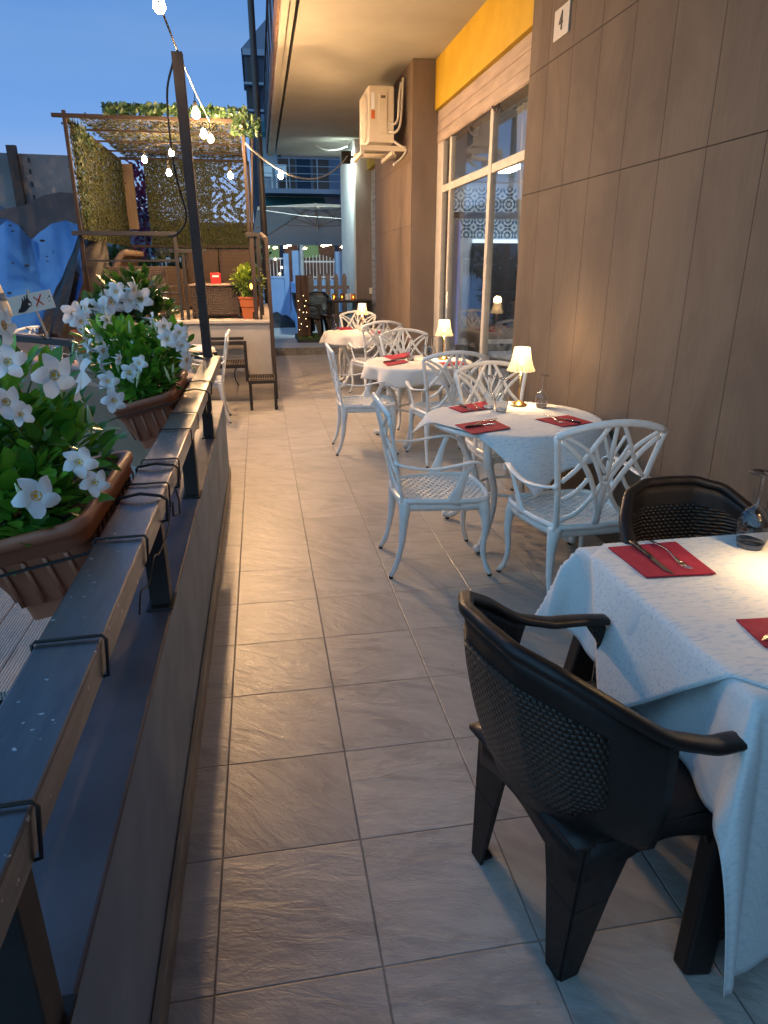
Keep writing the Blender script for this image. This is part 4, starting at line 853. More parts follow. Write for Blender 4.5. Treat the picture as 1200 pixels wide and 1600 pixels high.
for k, p in enumerate(((-.427, 6.5, 2.772), (-.452, 7.8, 2.83), (-.435, 8.72, 2.93), (-1.0, 10, 2.955), (-1.34, 10, 2.87), (-1.055, 10, 2.725), (-.285, 10, 2.71))): bulb_part(sB, Vector(p), .12, m=(BULB_MID, BULB_HOT, BULB_HOT, BULB_DIM, BULB_DIM, BULB_DIM, BULB_DIM)[k])
sC = thing('string_lights', 'white sagging cable with a single lit bulb between the pavilion and the far pillar', 'string lights', (.5, 11, 3.0))
c0, c1 = Vector((-.06, 9.0, 2.94)), Vector((1.93, 15.0, 3.72))
mb = MB(); mb.tube([cab(c0, c1, .42, i/24) for i in range(25)], .011, 6); wpart(mb, 'cable', mat('white cable', (.75, .77, .75), .5), sC, smooth=True)
q = cab(c0, c1, .42, .22); q.z -= .07; bulb_part(sC, q, .03)
o = tag(MB().tube([at_y(402, 327, 17.2), at_y(470, 337, 17.3), at_y(540, 342, 17.4)], .006).build('white_cable', mat('white cable', (.75, .77, .75), .5)), 'thin white cable stretched across the front of the grey parasol', 'cable')
# ================================================================ PLATFORM + PAVILION
PLATW = mat('platform plaster', (.42, .37, .31), .7, var=.12, vscale=4, bump=.1)
pt = thing('platform', 'raised plastered platform carrying the wicker seating and netted pavilion', 'platform', (-1, 9, 0))
mb = MB(); mb.box((-2.35, 8.74, 0), (.10, 12.6, .945)); wpart(mb, 'platform_wall', PLATW, pt)
mb = MB(); mb.box((-2.37, 8.70, .948), (.125, 12.62, .985)); wpart(mb, 'platform_floor', make_tile('cream platform tile', .45, .45, .1, 0, (.60, .50, .38), (.52, .42, .32), (.3, .24, .18)), pt, bevel=.004)
pv = thing('pavilion', 'square steel pavilion hung with olive camouflage netting and ivy, string bulbs under its roof', 'pavilion', (-1.04, 10.5, .985))
X0, X1, Y0, Y1, ZT, ZB = -1.99, -.08, 8.92, 12.1, 3.15, 1.90
PSTEEL = mat('dark pavilion steel', (.022, .014, .010), .6, spec=.3)
def pbar(a, b, w=.05, name='beam'): w *= .8; mb = MB(); mb.sweep([a, b], w, w, (0, 0, 1) if abs(a[2]-b[2]) < .5 else (0, 1, 0), 4); return wpart(mb, name, PSTEEL, pv, bevel=.003)
pbar((X0, Y0, .985), (X0, Y0, ZT+.05), .048, 'post'); pbar((X1, Y0, .985), (X1, Y0, ZT), .045, 'post'); pbar((X1+.02, Y1, .985), (X1+.02, Y1, ZT), .05, 'post'); pbar((X0, Y1, .985), (X0, Y1, ZT), .05, 'post')
pbar((X0, 10.45, ZB), (X0, 10.45, ZT), .03, 'post')
pbar((X0-.13, Y0, ZT), (X1+.05, Y0, ZT)); pbar((X0, Y0, ZT-.03), (X0, Y1, ZT-.03)); pbar((X1, Y0, ZT-.03), (X1, Y1, ZT-.03)); pbar((X0, Y1, ZT), (X1, Y1, ZT))
for y in (9.7, 10.5, 11.3): pbar((X0, y, ZT-.01), (X1, y, ZT-.01), .028)
pbar((X0, Y0, ZB+.04), (X0, Y1, ZB), .045); pbar((X0, Y1, ZB), (X1, Y1, ZB), .045)
pbar((X1-.02, Y0+.02, 1.0), (X1+.10, Y0+.4, ZT-.1), .03, 'brace')
# netting: thousands of little cut leaves on a string grid, one part per panel
def net(org, du, dv, lu, lv, dens, jit, seedn, thin=None, sz=.035):
    rnd = random.Random(seedn); org, du, dv = Vector(org), Vector(du), Vector(dv); nn = du.cross(dv).normalized(); mb = MB()
    for _ in range(int(lu*lv*dens)):
        u, v = rnd.random(), rnd.random()
        if thin and rnd.random() < thin(u, v): continue
        c = org+du*(u*lu)+dv*(v*lv)+nn*rnd.gauss(0, jit)
        a = rnd.uniform(0, 2*pi); s = sz*rnd.uniform(.5, 1.3); tl = rnd.uniform(-.9, .9)
        e1 = (du*cos(a)+dv*sin(a)); e2 = ((dv*cos(a)-du*sin(a))*cos(tl)+nn*sin(tl))
        mb.add([c-e1*s*.5, c-e2*s*.28+e1*.1*s, c+e1*s*.5, c+e2*s*.28], [(0, 1, 2, 3)])
    return mb
def netgrid(org, du, dv, lu, lv, st=.06, r=.0022):
    org, du, dv = Vector(org), Vector(du), Vector(dv); mb = MB()
    for i in range(int(lu/st)+1): mb.sweep([org+du*i*st, org+du*i*st+dv*lv], r*2, r*2, (.3, .5, .8), 3, cap=False)
    for i in range(int(lv/st)+1): mb.sweep([org+dv*i*st, org+dv*i*st+du*lu], r*2, r*2, (.3, .5, .8), 3, cap=False)
    return mb
NSTR = mat('olive net string', (.16, .14, .06), .8)
def hung(name, org, du, dv, lu, lv, dens, jit, sd, thin=None, m=NETLEAF, sz=.035, st=.07):
    n = wpart(net(org, du, dv, lu, lv, dens, jit, sd, thin, sz), name, m, pv, fixn=False)
    g = netgrid(org, du, dv, lu, lv, st); L = pv.location; g.v = [(x-L.x, y-L.y, z-L.z) for x, y, z in g.v]; g.build('net_string', NSTR, n, fixn=False); return n
hung('net_panel', (X0+.02, Y0+.12, ZB), (0, 1, 0), (0, 0, 1), Y1-Y0-.15, ZT-ZB-.05, 7600, .012, 3)
hung('net_panel', (X0+.35, Y1, ZB), (1, 0, 0), (0, 0, 1), X1-X0-.37, ZT-ZB, 10500, .012, 4, lambda u, v: .96 if (u > .64 and v > .25 and sin(u*41+3*sin(v*17))*sin(v*37+2*sin(u*23)) > .18) else .0)
hung('net_panel', (X0+.4, Y1-.02, 1.70), (1, 0, 0), (0, 0, 1), X1-X0-.5, .2, 800, .03, 5, lambda u, v: .5, IVY, .06)
hung('roof_net', (X0+.1, Y0+.1, ZT+.02), (1, 0, 0), (0, 1, 0), X1-X0-.15, Y1-Y0-.2, 2600, .015, 6, lambda u, v: .55 if sin(u*19)*sin(v*23) > .3 else .12, NETLEAF, .045)
mb = net((X0+.42, Y0, ZT+.03), (1, 0, 0), (0, 0, 1), X1-X0-.35, .10, 4200, .05, 7, None, .07); wpart(mb, 'ivy_garland', IVY, pv, fixn=False)
mb = net((X0+.05, Y0+.1, ZT-.22), (0, 0, 1), (0, 1, 0), .22, .9, 1500, .05, 8, None, .06); wpart(mb, 'ivy_garland', IVY, pv, fixn=False)
mb = net((X0+.03, Y0+.12, ZB+.1), (0, 0, 1), (0, 1, 0), 1.0, .25, 2200, .035, 9, None, .05); wpart(mb, 'ivy_garland', IVY, pv, fixn=False)
mb = net((X1-.12, Y0-.05, ZT-.16), (1, 0, 0), (0, 0, 1), .32, .20, 2600, .06, 10, None, .06); wpart(mb, 'ivy_garland', IVY, pv, fixn=False)
mb = MB(); mb.box((X0-.02, Y1+.04, 2.15), (X0+.17, Y1+.08, 3.08)); wpart(mb, 'board', mat('raw plywood', (.11, .08, .055), .7, var=.2, vscale=6, stretch=(4, 1, .5)), pv)
# platform railings
rl = thing('railing', 'dark steel railing along the front of the raised platform', 'railing', (-1.4, 8.82, .985))
def rbar(a, b, w=.035, h=None, name='rail', m=BLACKM, par=None): mb = MB(); mb.sweep([a, b], w, h or w, (0, 0, 1) if abs(a[2]-b[2]) < .3 else (0, 1, 0), 4); return wpart(mb, name, m, par or rl, bevel=.002)
rbar((-2.06, 8.82, 1.955), (-.915, 8.82, 1.955), .07, .045); rbar((-1.95, 8.82, 1.66), (-.93, 8.82, 1.66), .03, .022); rbar((-1.95, 8.82, 1.30), (-.93, 8.82, 1.30), .02, .015)
rbar((-.935, 8.82, .985), (-.935, 8.82, 1.93), .036, None, 'post'); rbar((-.87, 8.9, .985), (-.87, 8.9, 1.72), .036, None, 'post')
rbar((-1.02, 8.9, 1.77), (-.60, 8.9, 1.77), .06, .04)
r2 = thing('railing', 'dark steel end post and sloping side rail at the right corner of the platform', 'railing', (0, 8.82, .985))
rbar((-.12, 8.80, 1.95), (.045, 8.80, 1.95), .09, .045, par=r2); rbar((-.055, 8.80, .985), (-.055, 8.80, 1.93), .05, None, 'post', RUST, r2); rbar((.005, 8.80, .985), (.005, 8.80, 1.93), .028, None, 'post', BLACKM, r2)
rbar((.06, 9.6, 1.99), (.105, 8.78, 1.90), .045, .04, 'rail', RUST, r2); rbar((.115, 8.76, 1.92), (.135, 8.68, .02), .045, None, 'post', RUST, r2)
rbar((.03, 9.6, .985), (.03, 9.6, 1.97), .035, None, 'post', BLACKM, r2)
# iron steps
st = thing('iron_steps', 'black iron steps with slatted grating treads in front of the platform', 'steps', (-.2, 8.3, 0))
def sb(a, b, m=BLACKM, name='frame'): mb = MB(); mb.box(a, b); wpart(mb, name, m, st, bevel=.002)
GRT = mat('worn grating', (.10, .075, .055), .6, var=.3, vscale=20)
def tread(x0, x1, y0, y1, z):
    mb = MB()
    for k in range(int((x1-x0)/.028)+1): x = x0+.028*k; mb.box((x, y0+.01, z-.022), (x+.006, y1-.01, z+.001))
    for k in range(4): y = y0+.02+(y1-y0-.04)*k/3; mb.box((x0, y-.004, z-.018), (x1, y+.004, z-.004))
    wpart(mb, 'tread', GRT, st)
    mb = MB(); mb.box((x0-.02, y0-.02, z-.035), (x1+.02, y0, z+.004)); mb.box((x0-.02, y1, z-.035), (x1+.02, y1+.02, z+.004)); wpart(mb, 'tread_frame', BLACKM, st, bevel=.002)
tread(-.17, .12, 8.10, 8.56, .345); tread(-.62, -.21, 8.10, 8.56, .53)
for x in (-.185, .10): sb((x, 8.075, 0), (x+.035, 8.11, .335), name='leg')
sb((-.215, 8.075, .34), (-.18, 8.11, .80)); sb((-.62, 8.075, .765), (-.216, 8.11, .80)); sb((-.62, 8.56, .765), (-.22, 8.595, .80)); tread(-.60, -.24, 8.58, 8.68, .74)
t = thing('wall_tap', 'garden tap with a dangling hose end on the platform wall under the iron steps', 'tap', (-.30, 8.73, .42))
mb = MB(); mb.box((-.04, -.03, -.05), (.05, 0, .03)); mb.build('tap_box', WHITEM, t, bevel=.006)
mb = MB(); mb.tube(cr_([(-.02, -.03, 0), (-.05, -.07, -.02), (-.06, -.06, -.12), (-.02, -.05, -.22)], 5), .008); mb.build('hose', BLACKM, t, smooth=True)
# ---------------------------------------------------------------- wicker furniture
def wbox(mb, a, b): mb.box(a, b)
s1 = thing('wicker_sofa', 'brown wicker two-seat sofa seen from its side at the left of the platform', 'sofa', (-1.45, 10.0, .985))
def sp(name, a, b, par, m=WICKER, bev=.015): mb = MB(); mb.box(a, b); return wpart(mb, name, m, par, bevel=bev)
sp('armrest', (-1.80, 9.15, .985), (-1.12, 9.32, 1.60), s1); sp('armrest', (-1.80, 10.75, .985), (-1.12, 10.9, 1.60), s1); sp('seat', (-1.78, 9.33, 1.02), (-1.10, 10.74, 1.36), s1)
CUSH = mat('brown woven cushion', (.11, .075, .052), .7, var=.15, vscale=30, bump=.3, bscale=90)
def backc(u, v, y0, y1): return (-1.80+.10*v+.11*sin(pi*.5*v)**2*1.0, y0+(y1-y0)*u, 1.34+.40*v-.10*max(0, v-.8)*0)
for y0, y1 in ((9.34, 10.02), (10.05, 10.73)):
    mb = MB(); mb.grid(lambda u, v: (-1.80+.03*sin(pi*v)+.22*v*v, y0+(y1-y0)*u, 1.34+.42*sin(pi*.5*v)), 6, 10); wpart(mb, 'backrest', CUSH, s1, smooth=True, solid=.07)
s2 = thing('wicker_sofa', 'brown wicker sofa with a curled high back at the rear of the platform', 'sofa', (-.65, 11.4, .985))
sp('seat', (-1.20, 10.95, 1.02), (-.10, 11.6, 1.36), s2); sp('armrest', (-1.22, 10.9, .985), (-1.08, 11.7, 1.56), s2)
for x0, x1 in ((-1.10, -.61), (-.595, -.09)):
    mb = MB(); mb.grid(lambda u, v: (x0+(x1-x0)*u, 11.62+.10*v+.10*v**3, 1.30+.53*sin(pi*.5*v)), 6, 10); wpart(mb, 'backrest', WICKER, s2, smooth=True, solid=.06)
s3 = thing('wicker_table', 'low brown wicker coffee table with a smooth top at the front of the platform', 'table', (-.55, 9.3, .985))
sp('table_body', (-.83, 9.02, 1.03), (-.25, 9.75, 1.37), s3, WICKER, .008); sp('tabletop', (-.85, 9.0, 1.372), (-.235, 9.77, 1.392), s3, mat('brown table top', (.28, .20, .14), .35), .006)
for x in (-.83, -.29):
    for y in (9.02, 9.71): sp('leg', (x, y, .985), (x+.04, y+.04, 1.03), s3, RESIN, .004)
t = thing('menu_holder', 'bright red card holder standing on the wicker coffee table', 'menu holder', tuple(at_y(338, 444, 9.25)))
mb = MB(); mb.box((-.062, -.03, 0), (.062, .03, .135)); mb.build('red_box', mat('red card', (.62, .02, .015), .45), t, bevel=.004)
mb = MB(); mb.box((-.038, -.034, .085), (.038, -.0302, .105)); mb.build('white_strip', mat('white print', (.8, .75, .75), .5), t)
# terracotta pot with shrub and little lantern
def leafcl(mb, c, R, n, size, rnd, up=.3, quad=False):
    for _ in range(n):
        while True:
            d = Vector((rnd.gauss(0, 1), rnd.gauss(0, 1), rnd.gauss(0, 1)))
            if d.length > .2: break
        d.normalize(); r = rnd.random()**.45; p = Vector((c[0]+d.x*R[0]*r, c[1]+d.y*R[1]*r, c[2]+d.z*R[2]*r))
        out = (d+Vector((rnd.uniform(-.6, .6), rnd.uniform(-.6, .6), rnd.uniform(-.4, .8)+up))).normalized()
        leaf(mb, p, out, size*rnd.uniform(.65, 1.25), rnd)
def leaf(mb, p, d, L, rnd, wr=.60):
    side = d.cross(Vector((rnd.uniform(-.4, .4), rnd.uniform(-.4, .4), 1))); 
    if side.length < .1: side = d.orthogonal()
    side.normalize(); nn = side.cross(d).normalized(); w = L*wr*.5; cup = rnd.uniform(.10, .32); bend = rnd.uniform(-.05, .35)
    K = [(0, .12), (.22, .75), (.5, 1.0), (.78, .68), (1.0, .03)]; vs = []
    for t_, ww in K:
        c = p+d*(L*t_)-nn*(bend*L*t_*t_)
        vs += [c-side*w*ww+nn*cup*w*ww, c, c+side*w*ww+nn*cup*w*ww]
    fs = []
    for i in range(4): a = i*3; fs += [(a, a+1, a+4, a+3), (a+1, a+2, a+5, a+4)]
    mb.add(vs, fs)
rnd = random.Random(21)
PB = at_y(392, 497, 9.0); PB.z = .9855
t = thing('terracotta_pot', 'square orange terracotta pot with a double rim at the right end of the platform', 'pot', tuple(PB))
def tapered(mb, w0, w1, z0, z1, l0=None, l1=None):
    l0 = l0 or w0; l1 = l1 or w1
    mb.add([(-w0, -l0, z0), (w0, -l0, z0), (w0, l0, z0), (-w0, l0, z0), (-w1, -l1, z1), (w1, -l1, z1), (w1, l1, z1), (-w1, l1, z1)], [(0, 3, 2, 1), (4, 5, 6, 7), (0, 1, 5, 4), (1, 2, 6, 5), (2, 3, 7, 6), (3, 0, 4, 7)])
mb = MB(); tapered(mb, .088, .105, 0, .14); mb.build('pot_body', TERRA2, t, bevel=.006); mb = MB(); tapered(mb, .115, .125, .1405, .235); mb.build('pot_body', TERRA2, t, bevel=.006)
mb = MB(); tapered(mb, .135, .138, .2355, .262); mb.build('pot_rim', TERRA2, t, bevel=.006)
o = thing('shrub', 'yellow-green leafy shrub growing in the orange pot on the platform', 'shrub', (PB.x, PB.y, PB.z+.262))
mb = MB(); leafcl(mb, (-.01, 0, .17), (.18, .16, .19), 620, .065, rnd); mb.build('foliage', LEAFY, o, fixn=False)
mb = MB()
for k in range(7): mb.tube([(0, 0, 0), (rnd.uniform(-.1, .1), rnd.uniform(-.1, .1), .2)], .004, 5)
mb.build('stem', STEM, o)
t = thing('lantern', 'tiny lit flame lantern stuck in the shrub on the platform', 'lantern', (PB.x+.03, PB.y-.16, PB.z+.34))
mb = MB(); mb.box((-.030, -.03, .10), (.030, .03, .115)); mb.box((-.032, -.03, 0), (-.026, .03, .10)); mb.box((.026, -.03, 0), (.032, .03, .10)); mb.box((-.03, -.03, -.01), (.03, .03, 0)); mb.tube([(0, 0, -.01), (.0, .06, -.16)], .006); mb.build('lantern_frame', BLACKM, t)
mb = MB(); mb.ball((0, 0, .045), .018, 10, 6, (1, 1, 1.9)); mb.build('flame', emat('flame', (1, .5, .1), 6), t, smooth=True)
t = thing('terracotta_pot', 'dark brown pot half hidden behind the orange pot', 'pot', (PB.x-.16, PB.y+.22, .9855)); mb = MB(); tapered(mb, .085, .11, 0, .2); mb.build('pot_body', TERRA, t, bevel=.006)
# hedge behind the sofas
o = thing('hedge', 'dark leafy hedge behind the wicker sofas', 'hedge', (-1.1, 12.95, -.1)); mb = MB(); rnd = random.Random(5)
for k in range(9): leafcl(mb, (-1.1+k*.26, rnd.uniform(-.1, .1), 1.2+rnd.uniform(-.05, .12)), (.25, .2, .75), 330, .10, rnd)
mb.build('foliage', IVY, o, fixn=False)
o = thing('bougainvillea', 'dark purple-pink bush showing in the gap between pavilion post and net', 'bush', (-1.95, 13.6, -.4)); mb = MB()
leafcl(mb, (0, 0, 2.9), (.38, .3, .85), 900, .09, rnd); mb.build('foliage', make_leaf('purple leaf', (.05, .02, .06), (.22, .04, .12)), o, fixn=False)
mb = MB(); mb.tube([(0, 0, 0), (.02, 0, 1.5), (0, .03, 2.8)], [.05, .03, .015]); mb.build('trunk', RUST, o)
# ================================================================ PLANTER BOXES hung outside the rail
def make_planter(label, near, far, tilt=.21, w=.30, h=.235):
    # near / far: ends of the inner rim edge (world); local x points away from the rail (-x), y runs along it
    a, b = Vector(near), Vector(far); L = (b-a).length; dr = (b-a).normalized()
    t = thing('planter_box', label, 'planter', tuple(a)); rz = atan2(-dr.x, dr.y)
    M = Matrix.Rotation(rz, 3, 'Z') @ Matrix.Rotation(-tilt, 3, 'Y')
    def T(mb): mb.v = [tuple(M @ Vector(v)) for v in mb.v]; return mb
    def ring(ins, z, n=7, rc=.05):
        x0, x1, y0, y1 = -w+ins, -ins, ins, L-ins; rc = max(.012, rc-ins*.4); out = []
        for (cx_, cy_, a0) in ((x1-rc, y1-rc, 0), (x0+rc, y1-rc, pi/2), (x0+rc, y0+rc, pi), (x1-rc, y0+rc, 1.5*pi)):
            for k in range(n): q = a0+pi/2*k/(n-1); out.append((cx_+rc*cos(q), cy_+rc*sin(q), z))
        return out
    def loft(rings, cap0=True, cap1=False):
        m = MB(); n = len(rings[0]); vs = [p for r in rings for p in r]; fs = [(i*n+k, i*n+(k+1) % n, (i+1)*n+(k+1) % n, (i+1)*n+k) for i in range(len(rings)-1) for k in range(n)]
        if cap0: fs.append(tuple(range(n-1, -1, -1)))
        if cap1: fs.append(tuple((len(rings)-1)*n+k for k in range(n)))
        return m.add(vs, fs)
    T(loft([ring(.070, -h), ring(.066, -h+.045), ring(.060, -h+.047), ring(.022, -.062)])).build('box_body', TERRA, t, smooth=False)
    T(loft([ring(.022, -.062), ring(.012, -.058), ring(.012, -.03), ring(.0, -.026), ring(-.004, -.006), ring(.004, .004), ring(.020, .002), ring(.026, -.012), ring(.030, -.05)], False)).build('box_rim', TERRA, t, smooth=True)
    m = MB()
    for k in range(1, int(L/.055)): y = .04+k*.055; m.sweep([(-.0475, y, -h+.05), (-.0205, y, -.066)], .012, .006, (1, 0, 0), 6); m.sweep([(-w+.0475, y, -h+.05), (-w+.0205, y, -.066)], .012, .006, (1, 0, 0), 6)
    for k in range(1, int(w/.05)): x = -w+.03+k*.05; m.sweep([(x, .0475, -h+.05), (x, .0205, -.066)], .012, .006, (0, 1, 0), 6)
    T(m).build('ribs', TERRA, t, smooth=True)
    m = MB(); m.add(ring(.031, -.03), [tuple(range(28))]); T(m).build('soil', SOIL, t)
    return t, M, L
def rope(t_label, pts, r=.0035, name='cable_tie', closed=False):
    o = MB().tube(pts, r, 6, closed).build(name, CABLE, smooth=True); tag(o, t_label, 'cable tie', 'black ties round the rail'); return o
p1, M1, L1 = make_planter('terracotta planter box at the lower left, strapped to the rail and full of white flowers', (-.425, 1.535, 1.055), (-.425, 2.20, 1.055))
p2, M2, L2 = make_planter('terracotta planter box farther along the rail, next to the tall post', (-.425, 3.24, 1.055), (-.425, 4.0, 1.055), tilt=.24)
# black strap round planter 1
sp_ = [M1 @ Vector(v)+p1.location for v in ((.012, .10, -.075), (-.012, -.012, -.072), (-.15, -.014, -.072), (-.30, -.012, -.072), (-.315, .05, -.07))]
o = MB().sweep(sp_, .012, .004, (0, 0, 1), 4).build('strap', CABLE); tag(o, 'black strap wrapped round the nearest planter box', 'strap')
sp_ = [M2 @ Vector(v)+p2.location for v in ((.012, .10, -.045), (-.012, -.012, -.045), (-.15, -.014, -.045), (-.30, -.012, -.045))]
o = MB().sweep(sp_, .008, .004, (0, 0, 1), 4).build('strap', CABLE); tag(o, 'black strap wrapped round the planter box by the post', 'strap')
def tie(y, label, r=.003, dy=0, hang=0.0, slack=0.0):
    x0, x1, zt, zb = -.411, -.2965, 1.003+r, .935
    P = [(x0-.002, y, zb), (x0-.002, y, zt-.006), (x0+.004, y, zt), ((x0+x1)/2, y+dy*.5, zt+slack), (x1-.004, y+dy, zt), (x1+.002+slack, y+dy, zt-.008-slack*.5), (x1+.002+slack*.6, y+dy-hang, zb+.004), (x1-.03, y+dy-hang, zb-.004)]
    return rope(label, P, r)
def rail_y(px, py): q = at_x(px, py, -.30); return q.y
TY = [(57, 1296, .0028, 0), (162, 1015, .003, 0), (226, 847, .0032, 0), (253, 795, .0045, .010), (262, 771, .003, 0), (272, 735, .0045, .008), (277, 724, .0025, 0), (296, 670, .0028, 0), (306, 638, .0028, 0), (320, 604, .0045, .010), (326, 585, .004, .004)]
where = ['nearest the viewer at the bottom left', 'second from the bottom left, across the blue scuffed stretch', 'thin, level with the front corner of the nearest planter', 'thick, looped with a bright glint on top', 'thin, just beyond the thick glinting loop', 'thick, curling over the inner edge beside the near planter end', 'thin, tight against the thick curling one', 'thin, near the second bracket', 'thin, beside the far planter', 'thick, hooking over the edge by the far planter', 'thick, just in front of the tall post']
for (px, py, r, sl), wl in zip(TY, where): tie(rail_y(px, py), 'black tie round the rail, '+wl, r, .004, .012 if sl else .02, sl)
o = rope('black wire clip hanging under the rail above the second stub post', [(-.296, 2.02, .93), (-.292, 1.98, .90), (-.29, 2.10, .86), (-.292, 2.13, .90), (-.30, 2.14, .93)], .003, 'wire_clip')
o = rope('tangled black wire trailing along under the rail near the first planter', cr_([(-.30, 2.0, .925), (-.292, 1.85, .905), (-.295, 1.7, .90), (-.292, 1.6, .93), (-.294, 1.5, .905), (-.296, 1.42, .925), (-.293, 1.36, .90)], 6), .0022, 'loose_wire')
o = rope('bent black wire clip under the rail near the far planter', [(-.298, 3.52, .94), (-.294, 3.42, .90), (-.275, 3.42, .90), (-.275, 3.56, .905)], .003, 'wire_clip')
# ---------------------------------------------------------------- flowers
def petal_flower(rnd_seed=1):
    rd = random.Random(rnd_seed); mb = MB()
    for k in range(5):
        a = 2*pi*k/5; R = Matrix.Rotation(a, 3, 'Z')
        def f(u, v):
            x = .10+.95*u; w = (.10+.36*sin(pi*min(.97, u*.93)**1.15)**.9)*(1-.35*u*u); y = (v-.5)*2*w+.26*u*u
            z = .22*u+.10*sin(pi*u)-.30*u*u*u+.12*(v-.5)*2*u+.02*rd.uniform(-1, 1)*u
            
            return tuple(R @ Vector((x, y, z+.02*k*u)))
        mb.grid(f, 7, 5)
    mb.lathe([(.14, .03), (.12, -.10), (.09, -.45), (.055, -.75), (.03, -1.05), (.02, -1.2)], 10)
    return mb
FM = [petal_flower(k) for k in range(3)]
FMESH = []; TMESH = None
def place_flower(par, p, d, size, k, spin=0):
    global TMESH
    while len(FMESH) < 3:
        o_ = FM[len(FMESH)].build('flower', PETAL, fixn=False, smooth=True); FMESH.append(o_.data); bpy.data.objects.remove(o_)
    if TMESH is None:
        m_ = MB(); m_.lathe([(.0001, -.04), (.10, -.02), (.22, .06), (.25, .095), (.21, .065)], 12); o_ = m_.build('throat', THROAT, fixn=False, smooth=True); TMESH = o_.data; bpy.data.objects.remove(o_)
    o = bpy.data.objects.new('flower', FMESH[k % 3]); C.objects.link(o); o.parent = par; o.location = Vector(p)-par.location
    q = Vector(d).normalized().to_track_quat('Z', 'Y'); o.rotation_mode = 'QUATERNION'; o.rotation_quaternion = q @ Matrix.Rotation(spin, 3, 'Z').to_quaternion(); fz = .86+.07*(k % 5); o.scale = (size*fz, size*fz*(.92+.05*(k % 3)), size*fz)
    h = bpy.data.objects.new('throat', TMESH); C.objects.link(h); h.parent = o
    return o
def plant(label, base, blobs, nl, size, flowers, seed, buds=6, leafm=LEAF):
    rd = random.Random(seed); t = thing('flowering_plant', label, 'plant', tuple(base)); bx = Vector(base)
    mb = MB(); tot = sum(b[2] for b in blobs)
    for c, R, wgt in blobs: leafcl(mb, Vector(c)-bx, R, int(nl*wgt/tot), size, rd, .35)
    mb.build('foliage', leafm, t, smooth=True, fixn=False)
    mb = MB()
    for c, R, wgt in blobs:
        for _ in range(7):
            e = Vector(c)-bx+Vector((rd.uniform(-.7, .7)*R[0], rd.uniform(-.7, .7)*R[1], rd.uniform(.2, .9)*R[2])); s_ = Vector((rd.uniform(-.05, .05), rd.uniform(-.12, .12), -.02))
            mb.tube(cr_([s_, s_.lerp(e, .5)+Vector((rd.uniform(-.03, .03), rd.uniform(-.03, .03), .03)), e], 4), .0028, 5)
    mb.build('stem', STEM, t, smooth=True)
    for k, (p, sz, side) in enumerate(flowers):
        p = Vector(p); d = (CAMP-p).normalized()+Vector((rd.uniform(-.45, .45), rd.uniform(-.25, .25), rd.uniform(-.15, .35)))
        if side: d = Vector((rd.choice((-1, 1))*.9, rd.uniform(-.6, .2), rd.uniform(-.3, .4)))
        place_flower(t, p, d, sz, k, rd.uniform(0, 6))
    for _ in range(buds):
        c, R, w_ = rd.choice(blobs); d = Vector((rd.gauss(0, 1), -abs(rd.gauss(0, 1)), abs(rd.gauss(0, 1)))).normalized()
        p = Vector(c)-bx+Vector((d.x*R[0], d.y*R[1], d.z*R[2]))*1.05; a = Vector((rd.uniform(-.3, .3), rd.uniform(-.3, .1), 1)).normalized()
        mb = MB(); mb.sweep([p-a*.02, p, p+a*.02, p+a*.042, p+a*.058], [.004, .010, .014, .009, .002], None, (1, .1, 0), 8); mb.build('bud', BUD, t, smooth=True)
    return t
def fl(L, y, s): return [(at_y(px, py, y+dy), sz*s, sd) for px, py, dy, sz, sd in L]
F1 = fl([(124, 723, 0, 1.0, 0), (148, 754, -.01, .78, 0), (56, 775, -.14, 1.0, 0), (84, 586, .10, 1.05, 0), (131, 598, .08, 1.0, 1), (13, 566, .0, .95, 0), (9, 628, -.05, .9, 0), (33, 648, -.02, .6, 0), (4, 508, .12, .9, 1)], 1.66, .046)
plant('white-flowered bush with glossy green leaves in the nearest planter box', (-.58, 1.86, 1.02), [((-.62, 1.92, 1.12), (.17, .32, .13), 5), ((-.70, 2.00, 1.23), (.17, .28, .15), 4), ((-.80, 1.85, 1.14), (.14, .25, .2), 3), ((-.60, 1.70, 1.06), (.14, .17, .09), 4)], 860, .070, F1, 3, 8)
F2 = fl([(218, 568, 0, 1, 0), (203, 582, -.03, 1, 0), (178, 626, -.25, 1.05, 0), (160, 548, .1, 1, 1), (169, 596, -.05, .9, 0), (256, 510, .2, 1, 0), (281, 520, .25, 1, 0), (262, 530, .15, 1, 0), (291, 562, .1, 1, 1), (152, 520, .3, 1, 1), (136, 536, .25, 1, 1), (127, 563, .1, 1, 1), (166, 500, .3, .9, 1), (210, 545, .3, .9, 1), (140, 548, .2, 1, 1), (185, 560, 0, .8, 1), (160, 570, .05, .9, 1), (285, 540, .2, .8, 0), (236, 498, .4, .8, 1)], 3.28, .046)
plant('white-flowered bush in the planter box next to the tall post', (-.60, 3.62, 1.0), [((-.62, 3.62, 1.13), (.20, .34, .13), 6), ((-.72, 3.72, 1.21), (.20, .32, .13), 4), ((-.50, 3.78, 1.20), (.13, .26, .13), 3), ((-.58, 3.42, 1.08), (.16, .2, .08), 3)], 1150, .062, F2, 8, 9)
PP = at_y(133, 530, 5.6)
t = thing('terracotta_pot', 'small round terracotta pot on the return wall behind the flower boxes', 'pot', (PP.x, PP.y, .98))
mb = MB(); mb.lathe([(.0001, 0), (.055, 0), (.082, .13), (.094, .135), (.097, .165), (.088, .167), (.082, .14), (.0001, .135)], 24); mb.build('pot_body', TERRA2, t, smooth=False)
